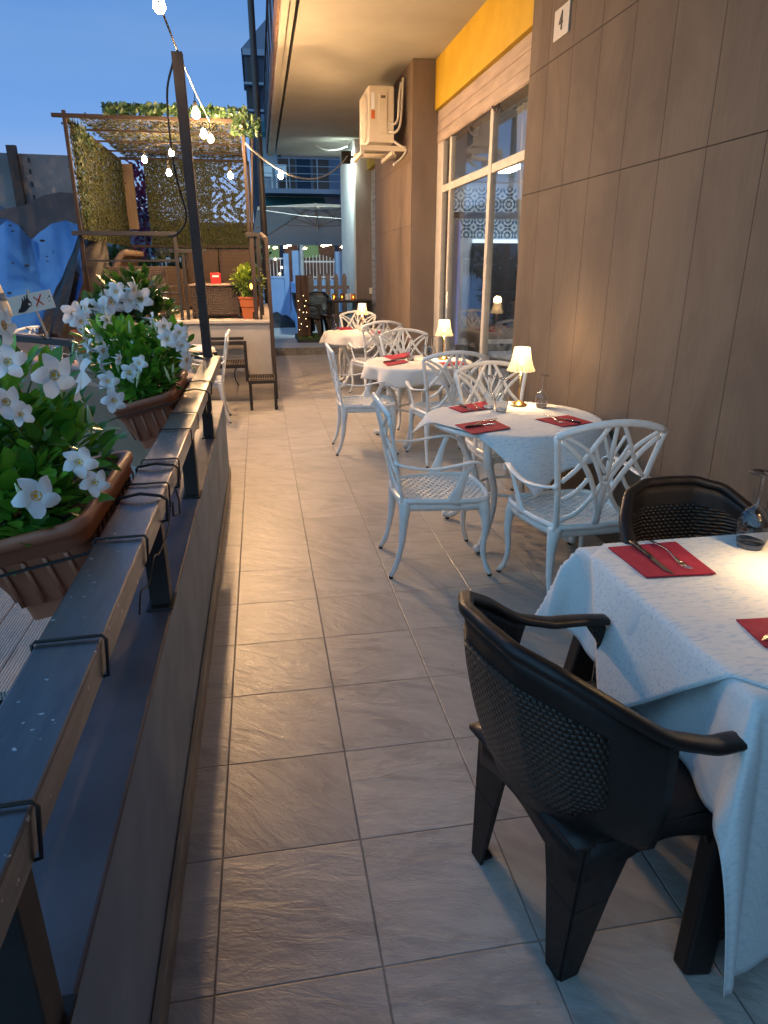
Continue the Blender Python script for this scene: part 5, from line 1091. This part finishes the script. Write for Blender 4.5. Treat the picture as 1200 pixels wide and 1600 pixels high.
F3 = fl([(182, 456, 0, 1, 0), (207, 452, 0, 1, 1), (221, 468, .05, 1, 0), (174, 472, 0, 1, 0), (165, 484, 0, 1, 1), (127, 503, -.1, 1, 0), (135, 482, 0, 1, 1), (115, 490, 0, 1, 0), (205, 468, .05, 1, 0), (160, 478, .1, .9, 0)], 5.35, .085)
plant('white-flowered bush with darkened leaves, farthest of the flowering bushes', (PP.x+.1, 5.6, 1.14), [((-.95, 5.6, 1.40), (.26, .22, .16), 4), ((-1.12, 5.6, 1.27), (.20, .2, .16), 3), ((-.86, 5.6, 1.24), (.22, .2, .16), 3)], 620, .085, F3, 14, 5, make_leaf('darkened green leaf', (.02, .07, .012), (.06, .15, .02)))  # leaf green darkened here against the glare of the nearby bulbs
# ---------------------------------------------------------------- paper sign on a stick
SG = at_y(49, 473, 5.3)
t = thing('sign', 'small white board on a stick showing a black pinching hand and a red cross', 'sign', tuple(SG), 0)
t.rotation_euler = (0, radians(-11), radians(4))
mb = MB(); mb.box((-.145, -.003, -.062), (.145, .003, .062)); mb.build('board', mat('cream board', (.68, .60, .50), .7), t, bevel=.001)
mb = MB(); mb.tube([(.0, .008, .085), (.01, .008, -.05), (.022, .012, -.24)], .007); mb.build('stick', mat('wood stick', (.5, .38, .28), .7), t)
INK = mat('black ink', (.02, .012, .01), .7); REDI = mat('red ink', (.55, .06, .03), .7)
hand = [(-.115, -.048), (-.105, -.030), (-.088, -.018), (-.078, .0), (-.066, .018), (-.060, .040), (-.055, .042), (-.054, .022), (-.049, .026), (-.042, .052), (-.036, .053), (-.038, .028), (-.030, .040), (-.022, .060), (-.015, .058), (-.020, .036), (-.016, .016), (-.008, .004), (-.010, -.012), (-.020, -.024), (-.034, -.026), (-.044, -.036), (-.060, -.046), (-.080, -.052)]
mb = MB(); k0 = [(x+.01, -.0045, z) for x, z in hand]; n0 = len(k0); mb.add(k0+[(x, -.0032, z) for x, _, z in k0], [tuple(range(n0))]); mb.build('hand_silhouette', INK, t)
mb = MB(); mb.disc((-.013, -.0052, -.008), .0085, 14, 'Y'); mb.build('finger_gap', MATS['cream board'], t)
for a, b in (((.025, .035), (.075, -.03)), ((.025, -.03), (.078, .042))): mb = MB(); mb.sweep([(a[0], -.0046, a[1]), (b[0], -.0046, b[1])], .009, .0012, (0, 1, 0), 4); mb.build('red_cross_stroke', REDI, t)
for x, z, r in ((.128, .018, .006), (.112, .008, .003), (.118, -.012, .004), (.095, .014, .002)): mb = MB(); mb.disc((x, -.0047, z), r, 10, 'Y'); mb.build('ink_dot', INK, t)
o = rope('thin bent wires tied under the black rail below the paper sign', cr_([tuple(at_y(40, 512, 5.35)), tuple(at_y(60, 522, 5.35)), tuple(at_y(72, 531, 5.35)), tuple(at_y(60, 514, 5.35)), tuple(at_y(78, 513, 5.35)), tuple(at_y(79, 531, 5.35))], 5), .004, 'wire'); 
# folded white and blue cloth at the left edge
FB = at_y(-6, 500, 4.6); t = thing('folded_parasol', 'tip of a folded white parasol with a blue stripe at the left edge', 'parasol', tuple(FB))
mb = MB(); mb.lathe([(.0001, -.01), (.06, 0), (.088, .02), (.085, .06), (.072, .12), (.055, .20), (.03, .28), (.0001, .30)], 24, wob=lambda k, i: 1+.06*sin(k*1.57)); mb.build('canopy', mat('white canvas', (.72, .66, .58), .8, var=.06), t, smooth=True)
mb = MB(); mb.lathe([(.0745, .115), (.0660, .155)], 24, wob=lambda k, i: 1.03+.06*sin(k*1.57)); mb.build('stripe', mat('blue canvas', (.04, .12, .28), .8), t, smooth=True)
# ---------------------------------------------------------------- hoarding, blue sheet at left
hb = thing('hoarding', 'grey board hoarding nailed to a leaning dark post at the far left', 'hoarding', (-3, 11, 1.5))
GB = mat('grey board', (.20, .19, .19), .8, var=.2, vscale=2, bump=.1)
def quadp(pts, y, th, name, m, par):
    mb = MB(); P = [at_y(px, py, y) for px, py in pts]; n = len(P); vs = P+[Vector((p.x, p.y+th, p.z)) for p in P]
    mb.add(vs, [tuple(range(n)), tuple(range(2*n-1, n-1, -1))]+[(k, (k+1) % n, n+(k+1) % n, n+k) for k in range(n)]); return wpart(mb, name, m, par)
quadp([(-14, 238), (112, 243), (118, 335), (12, 327), (-2, 320)], 11.0, .05, 'panel', GB, hb)
mb = MB(); mb.sweep([at_y(17, 227, 10.93), at_y(35, 328, 10.93), at_y(48, 420, 10.93)], .12, .07, (0, 1, 0), 4); wpart(mb, 'post', RUST, hb)
for px, py in ((45, 250), (47, 268), (50, 288), (53, 308)): mb = MB(); q = at_y(px, py, 10.99); mb.box((q.x-.012, q.y, q.z-.03), (q.x+.012, q.y+.008, q.z+.03)); wpart(mb, 'nail_stain', BLACKM, hb)
def sheet(pts_top, pts_bot, y0, y1, n, amp, sd, nv=26):
    rd = random.Random(sd); ph = [rd.uniform(0, 6) for _ in range(6)]
    def at(L, u):
        x = u*(len(L)-1); i = min(int(x), len(L)-2); f = x-i; return (L[i][0]*(1-f)+L[i+1][0]*f, L[i][1]*(1-f)+L[i+1][1]*f)
    def f(u, v):
        a = at(pts_top, u); b = at(pts_bot, u); px = a[0]*(1-v)+b[0]*v; py = a[1]*(1-v)+b[1]*v; y = y0*(1-v)+y1*v
        p = at_y(px, py, y); k = amp*(sin(u*5+v*7+ph[0])+.6*sin(u*13-v*5+ph[1])+.35*sin(u*29+v*23+ph[2])); return (p.x, p.y+k*.6, p.z+k)
    return MB().grid(f, n, nv)
bs = thing('plastic_sheet', 'large glossy blue plastic sheet sloping down behind the paper sign, mirroring the sky', 'plastic sheet', (-2.6, 9, .5))
BLUEP = mat('glossy blue plastic', (.03, .12, .33), .12, spec=.9, coat=.5, var=.25, vscale=1.2, stretch=(1, .4, 1))
wpart(sheet([(-60, 400), (-20, 372), (10, 345), (30, 352), (42, 366), (50, 374), (62, 362), (80, 348), (104, 344), (122, 352)], [(-60, 520), (0, 512), (40, 514), (70, 516), (90, 520), (110, 510), (130, 440)], 10.2, 8.6, 44, .008, 4), 'sheet_surface', BLUEP, bs, smooth=True, fixn=False)
SPK = mat('dark speck', (.02, .02, .03), .8)
for px, py, r in ((16, 352, .022), (20, 361, .020), (66, 376, .034), (41, 366, .014), (42, 415, .034), (73, 401, .015), (74, 408, .016), (20, 411, .02), (15, 458, .03), (22, 396, .01)):
    vv = (py-350)/165.; q = at_y(px, py, 10.2-1.6*vv-.10); mb = MB(); mb.ball(tuple(q), r, 8, 5, (1, .3, .45)); wpart(mb, 'leaf_speck', SPK, bs)
cs = thing('plastic_sheet', 'dark crumpled glossy sheet with lamp glints, heaped left of the wicker sofa', 'plastic sheet', (-2.1, 9.3, .3))
DARKP = mat('crumpled dark plastic', (.014, .011, .010), .5, spec=.35, var=.4, vscale=5, bump=.9, bscale=9, stretch=(1, 1, 2))
wpart(sheet([(126, 362), (140, 356), (156, 372), (168, 388)], [(60, 516), (100, 530), (150, 530), (180, 520)], 9.8, 8.4, 30, .03, 9), 'sheet_surface', DARKP, cs, smooth=True, fixn=False)
wpart(sheet([(98, 430), (114, 396), (124, 372), (130, 360)], [(58, 520), (72, 524), (80, 526), (96, 528)], 9.3, 8.3, 20, .03, 12), 'sheet_surface', DARKP, cs, smooth=True, fixn=False)
av = thing('awning_flap', 'dark grey scalloped flap hanging below the board hoarding', 'awning flap', (-2.8, 10.8, 2))
quadp([(-30, 330), (12, 326), (40, 320), (66, 306), (92, 300), (118, 302), (124, 356), (104, 346), (82, 350), (64, 362), (56, 376), (50, 379), (44, 368), (34, 354), (16, 344), (6, 340), (-30, 345)], 10.6, .04, 'flap_cloth', mat('dark grey flap', (.085, .075, .08), .7, var=.2, vscale=3), av)
# low walls / kerb beyond the black rail on the left
t = thing('garden_wall', 'low plastered wall running behind the black rail at the far left', 'wall', (-3, 8.6, 0)); mb = MB(); mb.box((-6, 8.3, -.4), (-2.40, 8.5, .84)); wpart(mb, 'wall_body', mat('dusky plaster', (.24, .21, .20), .8, var=.15, vscale=3), t)
mb = MB(); mb.box((-6, 8.27, .842), (-2.39, 8.53, .89)); wpart(mb, 'coping', PLATW, t)
# ================================================================ BACKGROUND (alley end and houses)
GREYB = mat('dusky grey facade', (.16, .19, .26), .8, var=.15, vscale=.6)
SHUTB = mat('brown shutter', (.085, .06, .05), .6, var=.15, vscale=4)
TEAL = mat('teal awning cloth', (.02, .10, .11), .8)
RAILB = mat('pale balcony rail', (.35, .38, .42), .5)
ap = thing('apartment_house', 'dark blue-grey apartment house with teal awnings and balconies closing the alley', 'building', (2, 30, 0))
def ab(a, b, name, m, bev=0): mb = MB(); mb.box(a, b); return wpart(mb, name, m, ap, bevel=bev)
X = lambda px, py, y: at_y(px, py, y)
YB = 29.0
def rectp(px0, py0, px1, py1, y, th, name, m, par):
    a = X(px0, py0, y); b = X(px1, py1, y); mb = MB(); mb.box((min(a.x, b.x), y, min(a.z, b.z)), (max(a.x, b.x), y+th, max(a.z, b.z))); return wpart(mb, name, m, par)
ab((.28, YB, .1), (3.75, YB+8, 6.9), 'wall', GREYB); ab((-.05, YB+1.5, .1), (.9, YB+8, 9.3), 'tower_wall', mat('dark tower wall', (.08, .09, .12), .8, var=.2, vscale=1))
mb = MB(); mb.add([(-.15, YB+1.4, 9.3), (1.4, YB+1.4, 9.3), (1.4, YB+8, 9.3), (-.15, YB+8, 9.3), (.95, YB+1.4, 10.4), (.95, YB+8, 10.4)], [(0, 1, 4), (2, 3, 5), (0, 4, 5, 3), (1, 2, 5, 4), (0, 3, 2, 1)]); wpart(mb, 'roof', mat('grey roof', (.22, .24, .30), .7), ap)
ab((-.10, YB+1.38, 9.1), (1.0, YB+1.5, 9.3), 'cornice', mat('pale cornice', (.35, .38, .45), .7))
for k, z in enumerate((7.2, 8.1)): ab((-.12, YB+1.2, z), (.9, YB+1.5, z+.08), 'balcony_floor', RAILB)
ab((.05, YB+1.45, 7.35), (.45, YB+1.5, 8.05), 'window', SHUTB); ab((.05, YB+1.45, 8.25), (.45, YB+1.5, 9.0), 'window', SHUTB)
# storeys: balcony slabs, rails, awnings, shutters
for zf in (1.75, 4.30):
    ab((.30, YB-1.2, zf-.16), (3.4, YB, zf), 'balcony_floor', mat('balcony slab', (.26, .29, .36), .8))
    mb = MB()
    for k in range(4): mb.tube([(.32, YB-1.18, zf+.25+k*.25), (3.38, YB-1.18, zf+.25+k*.25)], .013, 5)
    for k in range(4): mb.tube([(.32+k*1.02, YB-1.18, zf), (.32+k*1.02, YB-1.18, zf+1.02)], .02, 5)
    wpart(mb, 'balcony_rail', RAILB, ap)
    for x0, x1, m in ((.35, .95, RAILB), (1.0, 1.6, SHUTB), (1.68, 2.2, DGL), (2.3, 2.9, SHUTB)): ab((x0, YB-.03, zf+.05), (x1, YB, zf+2.0), 'window', m)
    mb = MB(); mb.add([(.3, YB-.02, zf+2.35), (2.7, YB-.02, zf+2.35), (2.7, YB-1.0, zf+1.85), (.3, YB-1.0, zf+1.85), (.3, YB-1.0, zf+1.68), (2.7, YB-1.0, zf+1.68)], [(0, 1, 2, 3), (3, 2, 5, 4)]); wpart(mb, 'awning', TEAL, ap, solid=.02)
o2 = thing('apartment_house', 'dark blue house with a sloping roof just left of the floodlit pillar', 'building', (5, 34, 0)); mb = MB(); mb.box((3.85, 33, .1), (9, 42, 6.2)); wpart(mb, 'wall', mat('dark blue facade', (.05, .09, .20), .8, var=.2, vscale=.5), o2)
mb = MB(); mb.add([(3.7, 32.8, 6.2), (9, 32.8, 7.6), (9, 42, 7.6), (3.7, 42, 6.2)], [(0, 1, 2, 3)]); wpart(mb, 'roof', GREYB, o2, solid=.2)
mb = MB(); mb.box((4.2, 32.95, 4.9), (4.35, 33, 5.4)); wpart(mb, 'lit_window', emat('far window light', (.7, .8, 1), 1.2), o2)
for (x, z) in ((.52, 4.32), (1.05, 4.32)):
    t = thing('balcony_chair', 'small white plastic chair on the far balcony, '+('left one' if x < .8 else 'right one'), 'chair', (x, YB-.8, z)); mb = MB(); mb.grid(lambda u, v: ((u-.5)*.42, .15+.05*v, .42+.42*v), 4, 4); mb.build('backrest', WHITEM, t, solid=.02)
    mb = MB(); mb.box((-.21, -.2, .38), (.21, .18, .42)); mb.build('seat', WHITEM, t)
    for a in (-.18, .18):
        for b in (-.17, .15): mb = MB(); mb.box((a-.015, b-.015, 0), (a+.015, b+.015, .38)); mb.build('leg', WHITEM, t)
# restaurant opposite: dark front with lamps behind a blue-painted wall
rv = thing('far_restaurant', 'dark open-fronted restaurant with warm ceiling lamps behind the blue wall', 'building', (1.5, 25, .1))
mb = MB(); mb.box((-3.5, 25.0, .1), (4.5, 27.2, .25)); mb.box((-3.5, 27.0, .25), (4.5, 27.2, 2.9)); wpart(mb, 'back_wall', mat('dim interior wall', (.10, .07, .06), .8, var=.3, vscale=1.5), rv)
mb = MB(); mb.box((-3.5, 24.6, 2.75), (4.5, 27.2, 2.95)); wpart(mb, 'canopy_roof', mat('dark canopy', (.04, .045, .06), .8), rv)
for x in (-.3, .75, 1.35, 2.6): mb = MB(); mb.box((x, 24.7, .1), (x+.14, 24.84, 2.75)); wpart(mb, 'column', mat('dark column', (.05, .05, .07), .7), rv)
for px, py in ((418, 386), (446, 386), (452, 383), (476, 388), (505, 384), (510, 383), (516, 382), (535, 386), (430, 387)):
    q = at_y(px, py, 25.8); mb = MB(); mb.ball((q.x, q.y, min(q.z, 2.68)), .045, 8, 6, (1.6, 1, .7)); wpart(mb, 'ceiling_lamp', emat('far lamp', (1, .68, .4), 90), rv)
for px in (422, 487): q = at_y(px, 392, 25.5); mb = MB(); mb.box((q.x-.35, 26.9, 1.9), (q.x+.35, 26.98, 2.4)); wpart(mb, 'menu_board', emat('green lit board', (.35, .6, .3), .35), rv)
BLW = mat('blue painted wall', (.22, .36, .62), .7, var=.12, vscale=1.5)
bw = thing('blue_wall', 'blue painted low wall with piers and white iron pickets closing the alley', 'wall', (.5, 20, .12))
def bb(a, b, name='pier', m=BLW): mb = MB(); mb.box(a, b); return wpart(mb, name, m, bw, bevel=.01)
bb((-3.2, 20.0, .12), (.70, 20.2, 1.28), 'wall_body'); bb((.86, 15.9, .12), (1.0, 20.0, 1.20), 'wall_body'); bb((1.05, 20.0, .12), (3.4, 20.2, 1.25), 'wall_body')
bb((-3.22, 19.97, 1.28), (.70, 20.23, 1.34), 'coping'); bb((.70, 19.95, .12), (.84, 20.25, 1.93), 'pier'); bb((.93, 19.8, .12), (1.18, 20.05, 2.0), 'pier'); bb((2.12, 19.9, .12), (2.35, 20.2, 1.98), 'pier')
mb = MB()
for k in range(40):
    x = -3.1+k*.095
    mb.box((x, 20.09, 1.34), (x+.018, 20.11, 1.80))
mb.box((-3.15, 20.085, 1.78), (.7, 20.115, 1.82)); wpart(mb, 'iron_fence', mat('pale iron', (.55, .58, .62), .5), bw)
mb = MB()
for k in range(10): x = 1.22+k*.095; mb.box((x, 20.09, 1.25), (x+.018, 20.11, 1.80+.1*sin(pi*k/9)))
mb.box((1.19, 20.085, 1.70), (2.12, 20.115, 1.74)); mb.box((1.19, 20.085, 1.30), (2.12, 20.115, 1.33)); wpart(mb, 'iron_fence', MATS['pale iron'], bw)
for (px, py) in ((440, 418), (437, 428), (430, 405)): q = at_y(px, py, 19.9); mb = MB(); mb.ball(tuple(q), .03, 6, 4); wpart(mb, 'fairy_bulb', emat('fairy light', (1, .7, .35), 12), bw)
t = thing('tarpaulin_heap', 'black tarpaulin heap on the ground against the blue wall', 'tarpaulin', (.2, 18.6, .12)); rd = random.Random(3)
mb = MB(); mb.grid(lambda u, v: (-.75+1.5*u, -.5+v, .0+.34*max(0, sin(pi*u))**.6*max(0, sin(pi*v))**.5*(1+.25*sin(u*17)*sin(v*13))-.01), 30, 16); mb.build('tarp_body', mat('black tarp', (.012, .014, .02), .6), t, smooth=True)
# far parasol, tilted
pa = thing('cantilever_parasol', 'large grey-beige square parasol tilted over the far end of the walkway', 'parasol', (1.45, 15.5, .12))
Ca = Vector((1.45, 15.4, 2.94)); Cn = [at_y(402, 323, 17.6), at_y(590, 323, 17.6), at_y(594, 383, 20.8), at_y(393, 383, 20.8)]
hubp = at_y(497, 354, 19.3)
apex = at_y(492, 318, 18.7)
mb = MB()
def pan(a, b):
    mid = (a+b)/2+Vector((0, 0, .0)); n = 8; o = len(mb.v); vs = []; fs = []
    for i in range(n+1):
        for j in range(i+1):
            e = a.lerp(b, j/i if i else 0); p = apex.lerp(e, i/n); p = p+Vector((0, 0, -.10*sin(pi*i/n)*sin(pi*(j/i if i else 0)))); vs.append(p)
    idx = lambda i, j: i*(i+1)//2+j
    for i in range(n):
        for j in range(i+1):
            fs.append((idx(i, j), idx(i+1, j), idx(i+1, j+1)))
            if j < i: fs.append((idx(i, j), idx(i+1, j+1), idx(i, j+1)))
    mb.add(vs, fs)
for k in range(4): pan(Cn[k], Cn[(k+1) % 4])
CANV = mat('greige canvas', (.74, .68, .62), .85, var=.04, vscale=2); n_, b_ = nodes_of(CANV)
tr_ = n_.nodes.new('ShaderNodeBsdfTranslucent'); tr_.inputs[0].default_value = (.72, .64, .54, 1); ms_ = n_.nodes.new('ShaderNodeMixShader'); ms_.inputs[0].default_value = .5
n_.links.new(b_.outputs[0], ms_.inputs[1]); n_.links.new(tr_.outputs[0], ms_.inputs[2]); n_.links.new(ms_.outputs[0], n_.nodes['Material Output'].inputs[0])
wpart(mb, 'canopy', CANV, pa, solid=.006)
for k in range(4):
    a, b = Cn[k], Cn[(k+1) % 4]
    for e in (a, (a+b)/2):
        mb = MB(); mb.tube([apex-Vector((0, 0, .04)), e-Vector((0, 0, .03))], .014, 6); wpart(mb, 'rib', mat('beige rib', (.40, .32, .24), .5), pa)
        m_ = apex.lerp(e, .45)-Vector((0, 0, .04)); mb = MB(); mb.tube([hubp, m_], .011, 6); wpart(mb, 'strut', MATS['beige rib'], pa)
mb = MB(); mb.tube([hubp-Vector((0, 0, .08)), apex], .028, 8); wpart(mb, 'hub', MATS['beige rib'], pa)
q = at_y(471, 384, 19.6); mb = MB(); mb.tube([(q.x, q.y, .12), (q.x, q.y, q.z+.02)], .05, 8); wpart(mb, 'pole', mat('grey pole', (.34, .36, .38), .5), pa)
mb = MB(); mb.box((q.x-.35, q.y-.35, .12), (q.x+.35, q.y+.35, .17)); wpart(mb, 'base_plate', BLACKM, pa)
# leaning planks with fairy lights, picket fence, black table
BRW = mat('brown stained timber', (.075, .040, .026), .65, var=.35, vscale=6, stretch=(6, 6, 1))
for k, (pa_, pb_, lab) in enumerate((((470, 532), (465, 430), 'darkest of the three leaning brown planks, farthest left'), ((476, 524), (473, 430), 'middle of the three leaning brown planks'), ((483, 533), (478, 430), 'right, lightest of the three leaning brown planks'))):
    a = at_y(*pa_, 14.6+.1*k); a.z = max(a.z, .16); b = at_y(*pb_, 14.6+.1*k); mb = MB(); mb.sweep([a, b], .10, .03, (0, 1, 0), 4); o = mb.build('plank', BRW, bevel=.003); tag(o, lab, 'plank', 'leaning planks by the grass patch')
fs_ = thing('fairy_lights', 'tiny warm fairy lights wound round the leaning planks', 'string lights', tuple(at_y(474, 480, 14.5)))
pts = [at_y(x, y, 14.52) for x, y in ((466, 470), (474, 462), (478, 470), (468, 484), (476, 478), (479, 488), (467, 496), (478, 498), (471, 506), (480, 510), (474, 488), (468, 515))]
mb = MB(); mb.tube(cr_(pts, 3), .004, 5); wpart(mb, 'cable', CABLE, fs_)
for p in pts: mb = MB(); mb.ball(tuple(p), .007, 6, 4); wpart(mb, 'fairy_bulb', MATS['fairy light'], fs_)
pf = thing('picket_fence', 'brown picket fence with rounded tops behind the black candle table', 'fence', (1.8, 16, .19))
for k in range(11):
    x = 1.15+k*.185; mb = MB(); w_ = .052; mb.add([(x-w_, 16.0, .2), (x+w_, 16.0, .2), (x+w_, 16.0, 1.36), (x+w_*.6, 16.0, 1.43), (x, 16.0, 1.455), (x-w_*.6, 16.0, 1.43), (x-w_, 16.0, 1.36)], [tuple(range(7))]); wpart(mb, 'picket', BRW, pf, solid=.022)
for z in (.55, 1.12): mb = MB(); mb.box((1.05, 16.015, z), (3.1, 16.05, z+.07)); wpart(mb, 'fence_rail', BRW, pf)
bt = thing('dining_table', 'black dining table with candles on the grass patch at the far end', 'table', (1.85, 15.0, .195))
mb = MB(); mb.box((-.42, -.5, .70), (.42, .5, .74)); mb.build('tabletop', RESIN, bt, bevel=.004)
for a in (-.37, .37):
    for b in (-.45, .45): mb = MB(); mb.box((a-.03, b-.03, 0), (a+.03, b+.03, .70)); mb.build('leg', RESIN, bt)
for k, (dx, dy, lab) in enumerate(((-.28, .2, 'amber candle jar, leftmost on the black table'), (-.12, .1, 'amber candle jar beside the white cards on the black table'), (.10, -.05, 'amber candle jar nearest the pillar on the black table'))):
    t = thing('candle_jar', lab, 'candle', (1.85+dx, 15+dy, .936), 0, 'candle jars on the black table'); mb = MB(); mb.lathe([(.0001, 0), (.045, 0), (.05, .03), (.048, .11), (.044, .115)], 16); mb.build('jar', make_glass('amber glass', (1, .6, .25), base=.06, k=.5) if 'amber glass' not in MATS else MATS['amber glass'], t)
    mb = MB(); mb.ball((0, 0, .05), .014, 8, 6, (1, 1, 1.7)); mb.build('flame', MATS['flame'], t)
for k, dx in enumerate((-.02, .04)): o = MB().box((-.035, -.01, 0), (.035, .01, .12)).build('table_card', mat('white card', (.75, .72, .65), .6)); o.location = (1.85+dx*1.6, 14.9+.1*k, .936); o.rotation_euler = (radians(-8), 0, .2*k); tag(o, ('left' if k == 0 else 'right')+' of two upright white cards among the candles', 'card')
t = thing('street_lamp', 'tall thin dark pole rising against the sky behind the pavilion', 'pole', (.14, 12.9, -.1)); mb = MB(); mb.tube([(0, 0, 0), (0, 0, 3.5), (-.02, 0, 8.5)], [.055, .05, .045], 10); mb.build('pole', mat('dark pole', (.03, .028, .03), .5), t, smooth=True)
mb = MB(); mb.box((-.09, -.09, 0), (.09, .09, .05)); mb.build('base_plate', BLACKM, t)
# low houses and wall of the far left skyline
for k, (x0, x1, y, z, c) in enumerate(((-60, -14, 55, 6.2, (.10, .15, .26)), (-13.5, -7, 48, 4.6, (.14, .18, .26)), (-6.8, -.6, 44, 3.6, (.12, .14, .19)))):
    h = thing('house', ('long dark blue roofline on the left horizon', 'grey house behind the board hoarding', 'low house glimpsed behind the net pavilion')[k], 'building', ((x0+x1)/2, y, -.4))
    mb = MB(); mb.box((x0, y, -.4), (x1, y+9, z)); wpart(mb, 'wall', mat('facade %s' % 'abc'[k], c, .8, var=.2, vscale=.4), h)
    mb = MB(); mb.box((x0-.3, y-.3, z), (x1+.3, y+9.3, z+.25)); wpart(mb, 'roof', mat('slate roof', (.09, .11, .15), .7), h)
    for j in range(int((x1-x0)/2.6)): mb = MB(); xx = x0+1+j*2.6; mb.box((xx, y-.02, z*.45), (xx+1.0, y+.02, z*.45+1.3)); wpart(mb, 'window', DGL if (j*7+k) % 5 else emat('warm window', (1, .6, .3), .9), h)
# thick hedge line at street side, seen under the net
for k, (x, y, lab) in enumerate(((-2.6, 14.6, 'dark round tree left behind the pavilion'), (-.5, 15.2, 'dark leafy tree behind the pavilion net'))):
    o = thing('tree', lab, 'tree', (x, y, -.4)); mb = MB(); rnd = random.Random(40+k)
    for j in range(6): leafcl(mb, (rnd.uniform(-.5, .5), rnd.uniform(-.4, .4), 1.6+rnd.uniform(-.5, .6)), (.45, .4, .4), 260, .14, rnd)
    mb.build('crown', IVY, o, fixn=False); mb = MB(); mb.tube([(0, 0, 0), (.03, 0, .9), (0, 0, 1.7)], [.07, .05, .03]); mb.build('trunk', RUST, o)
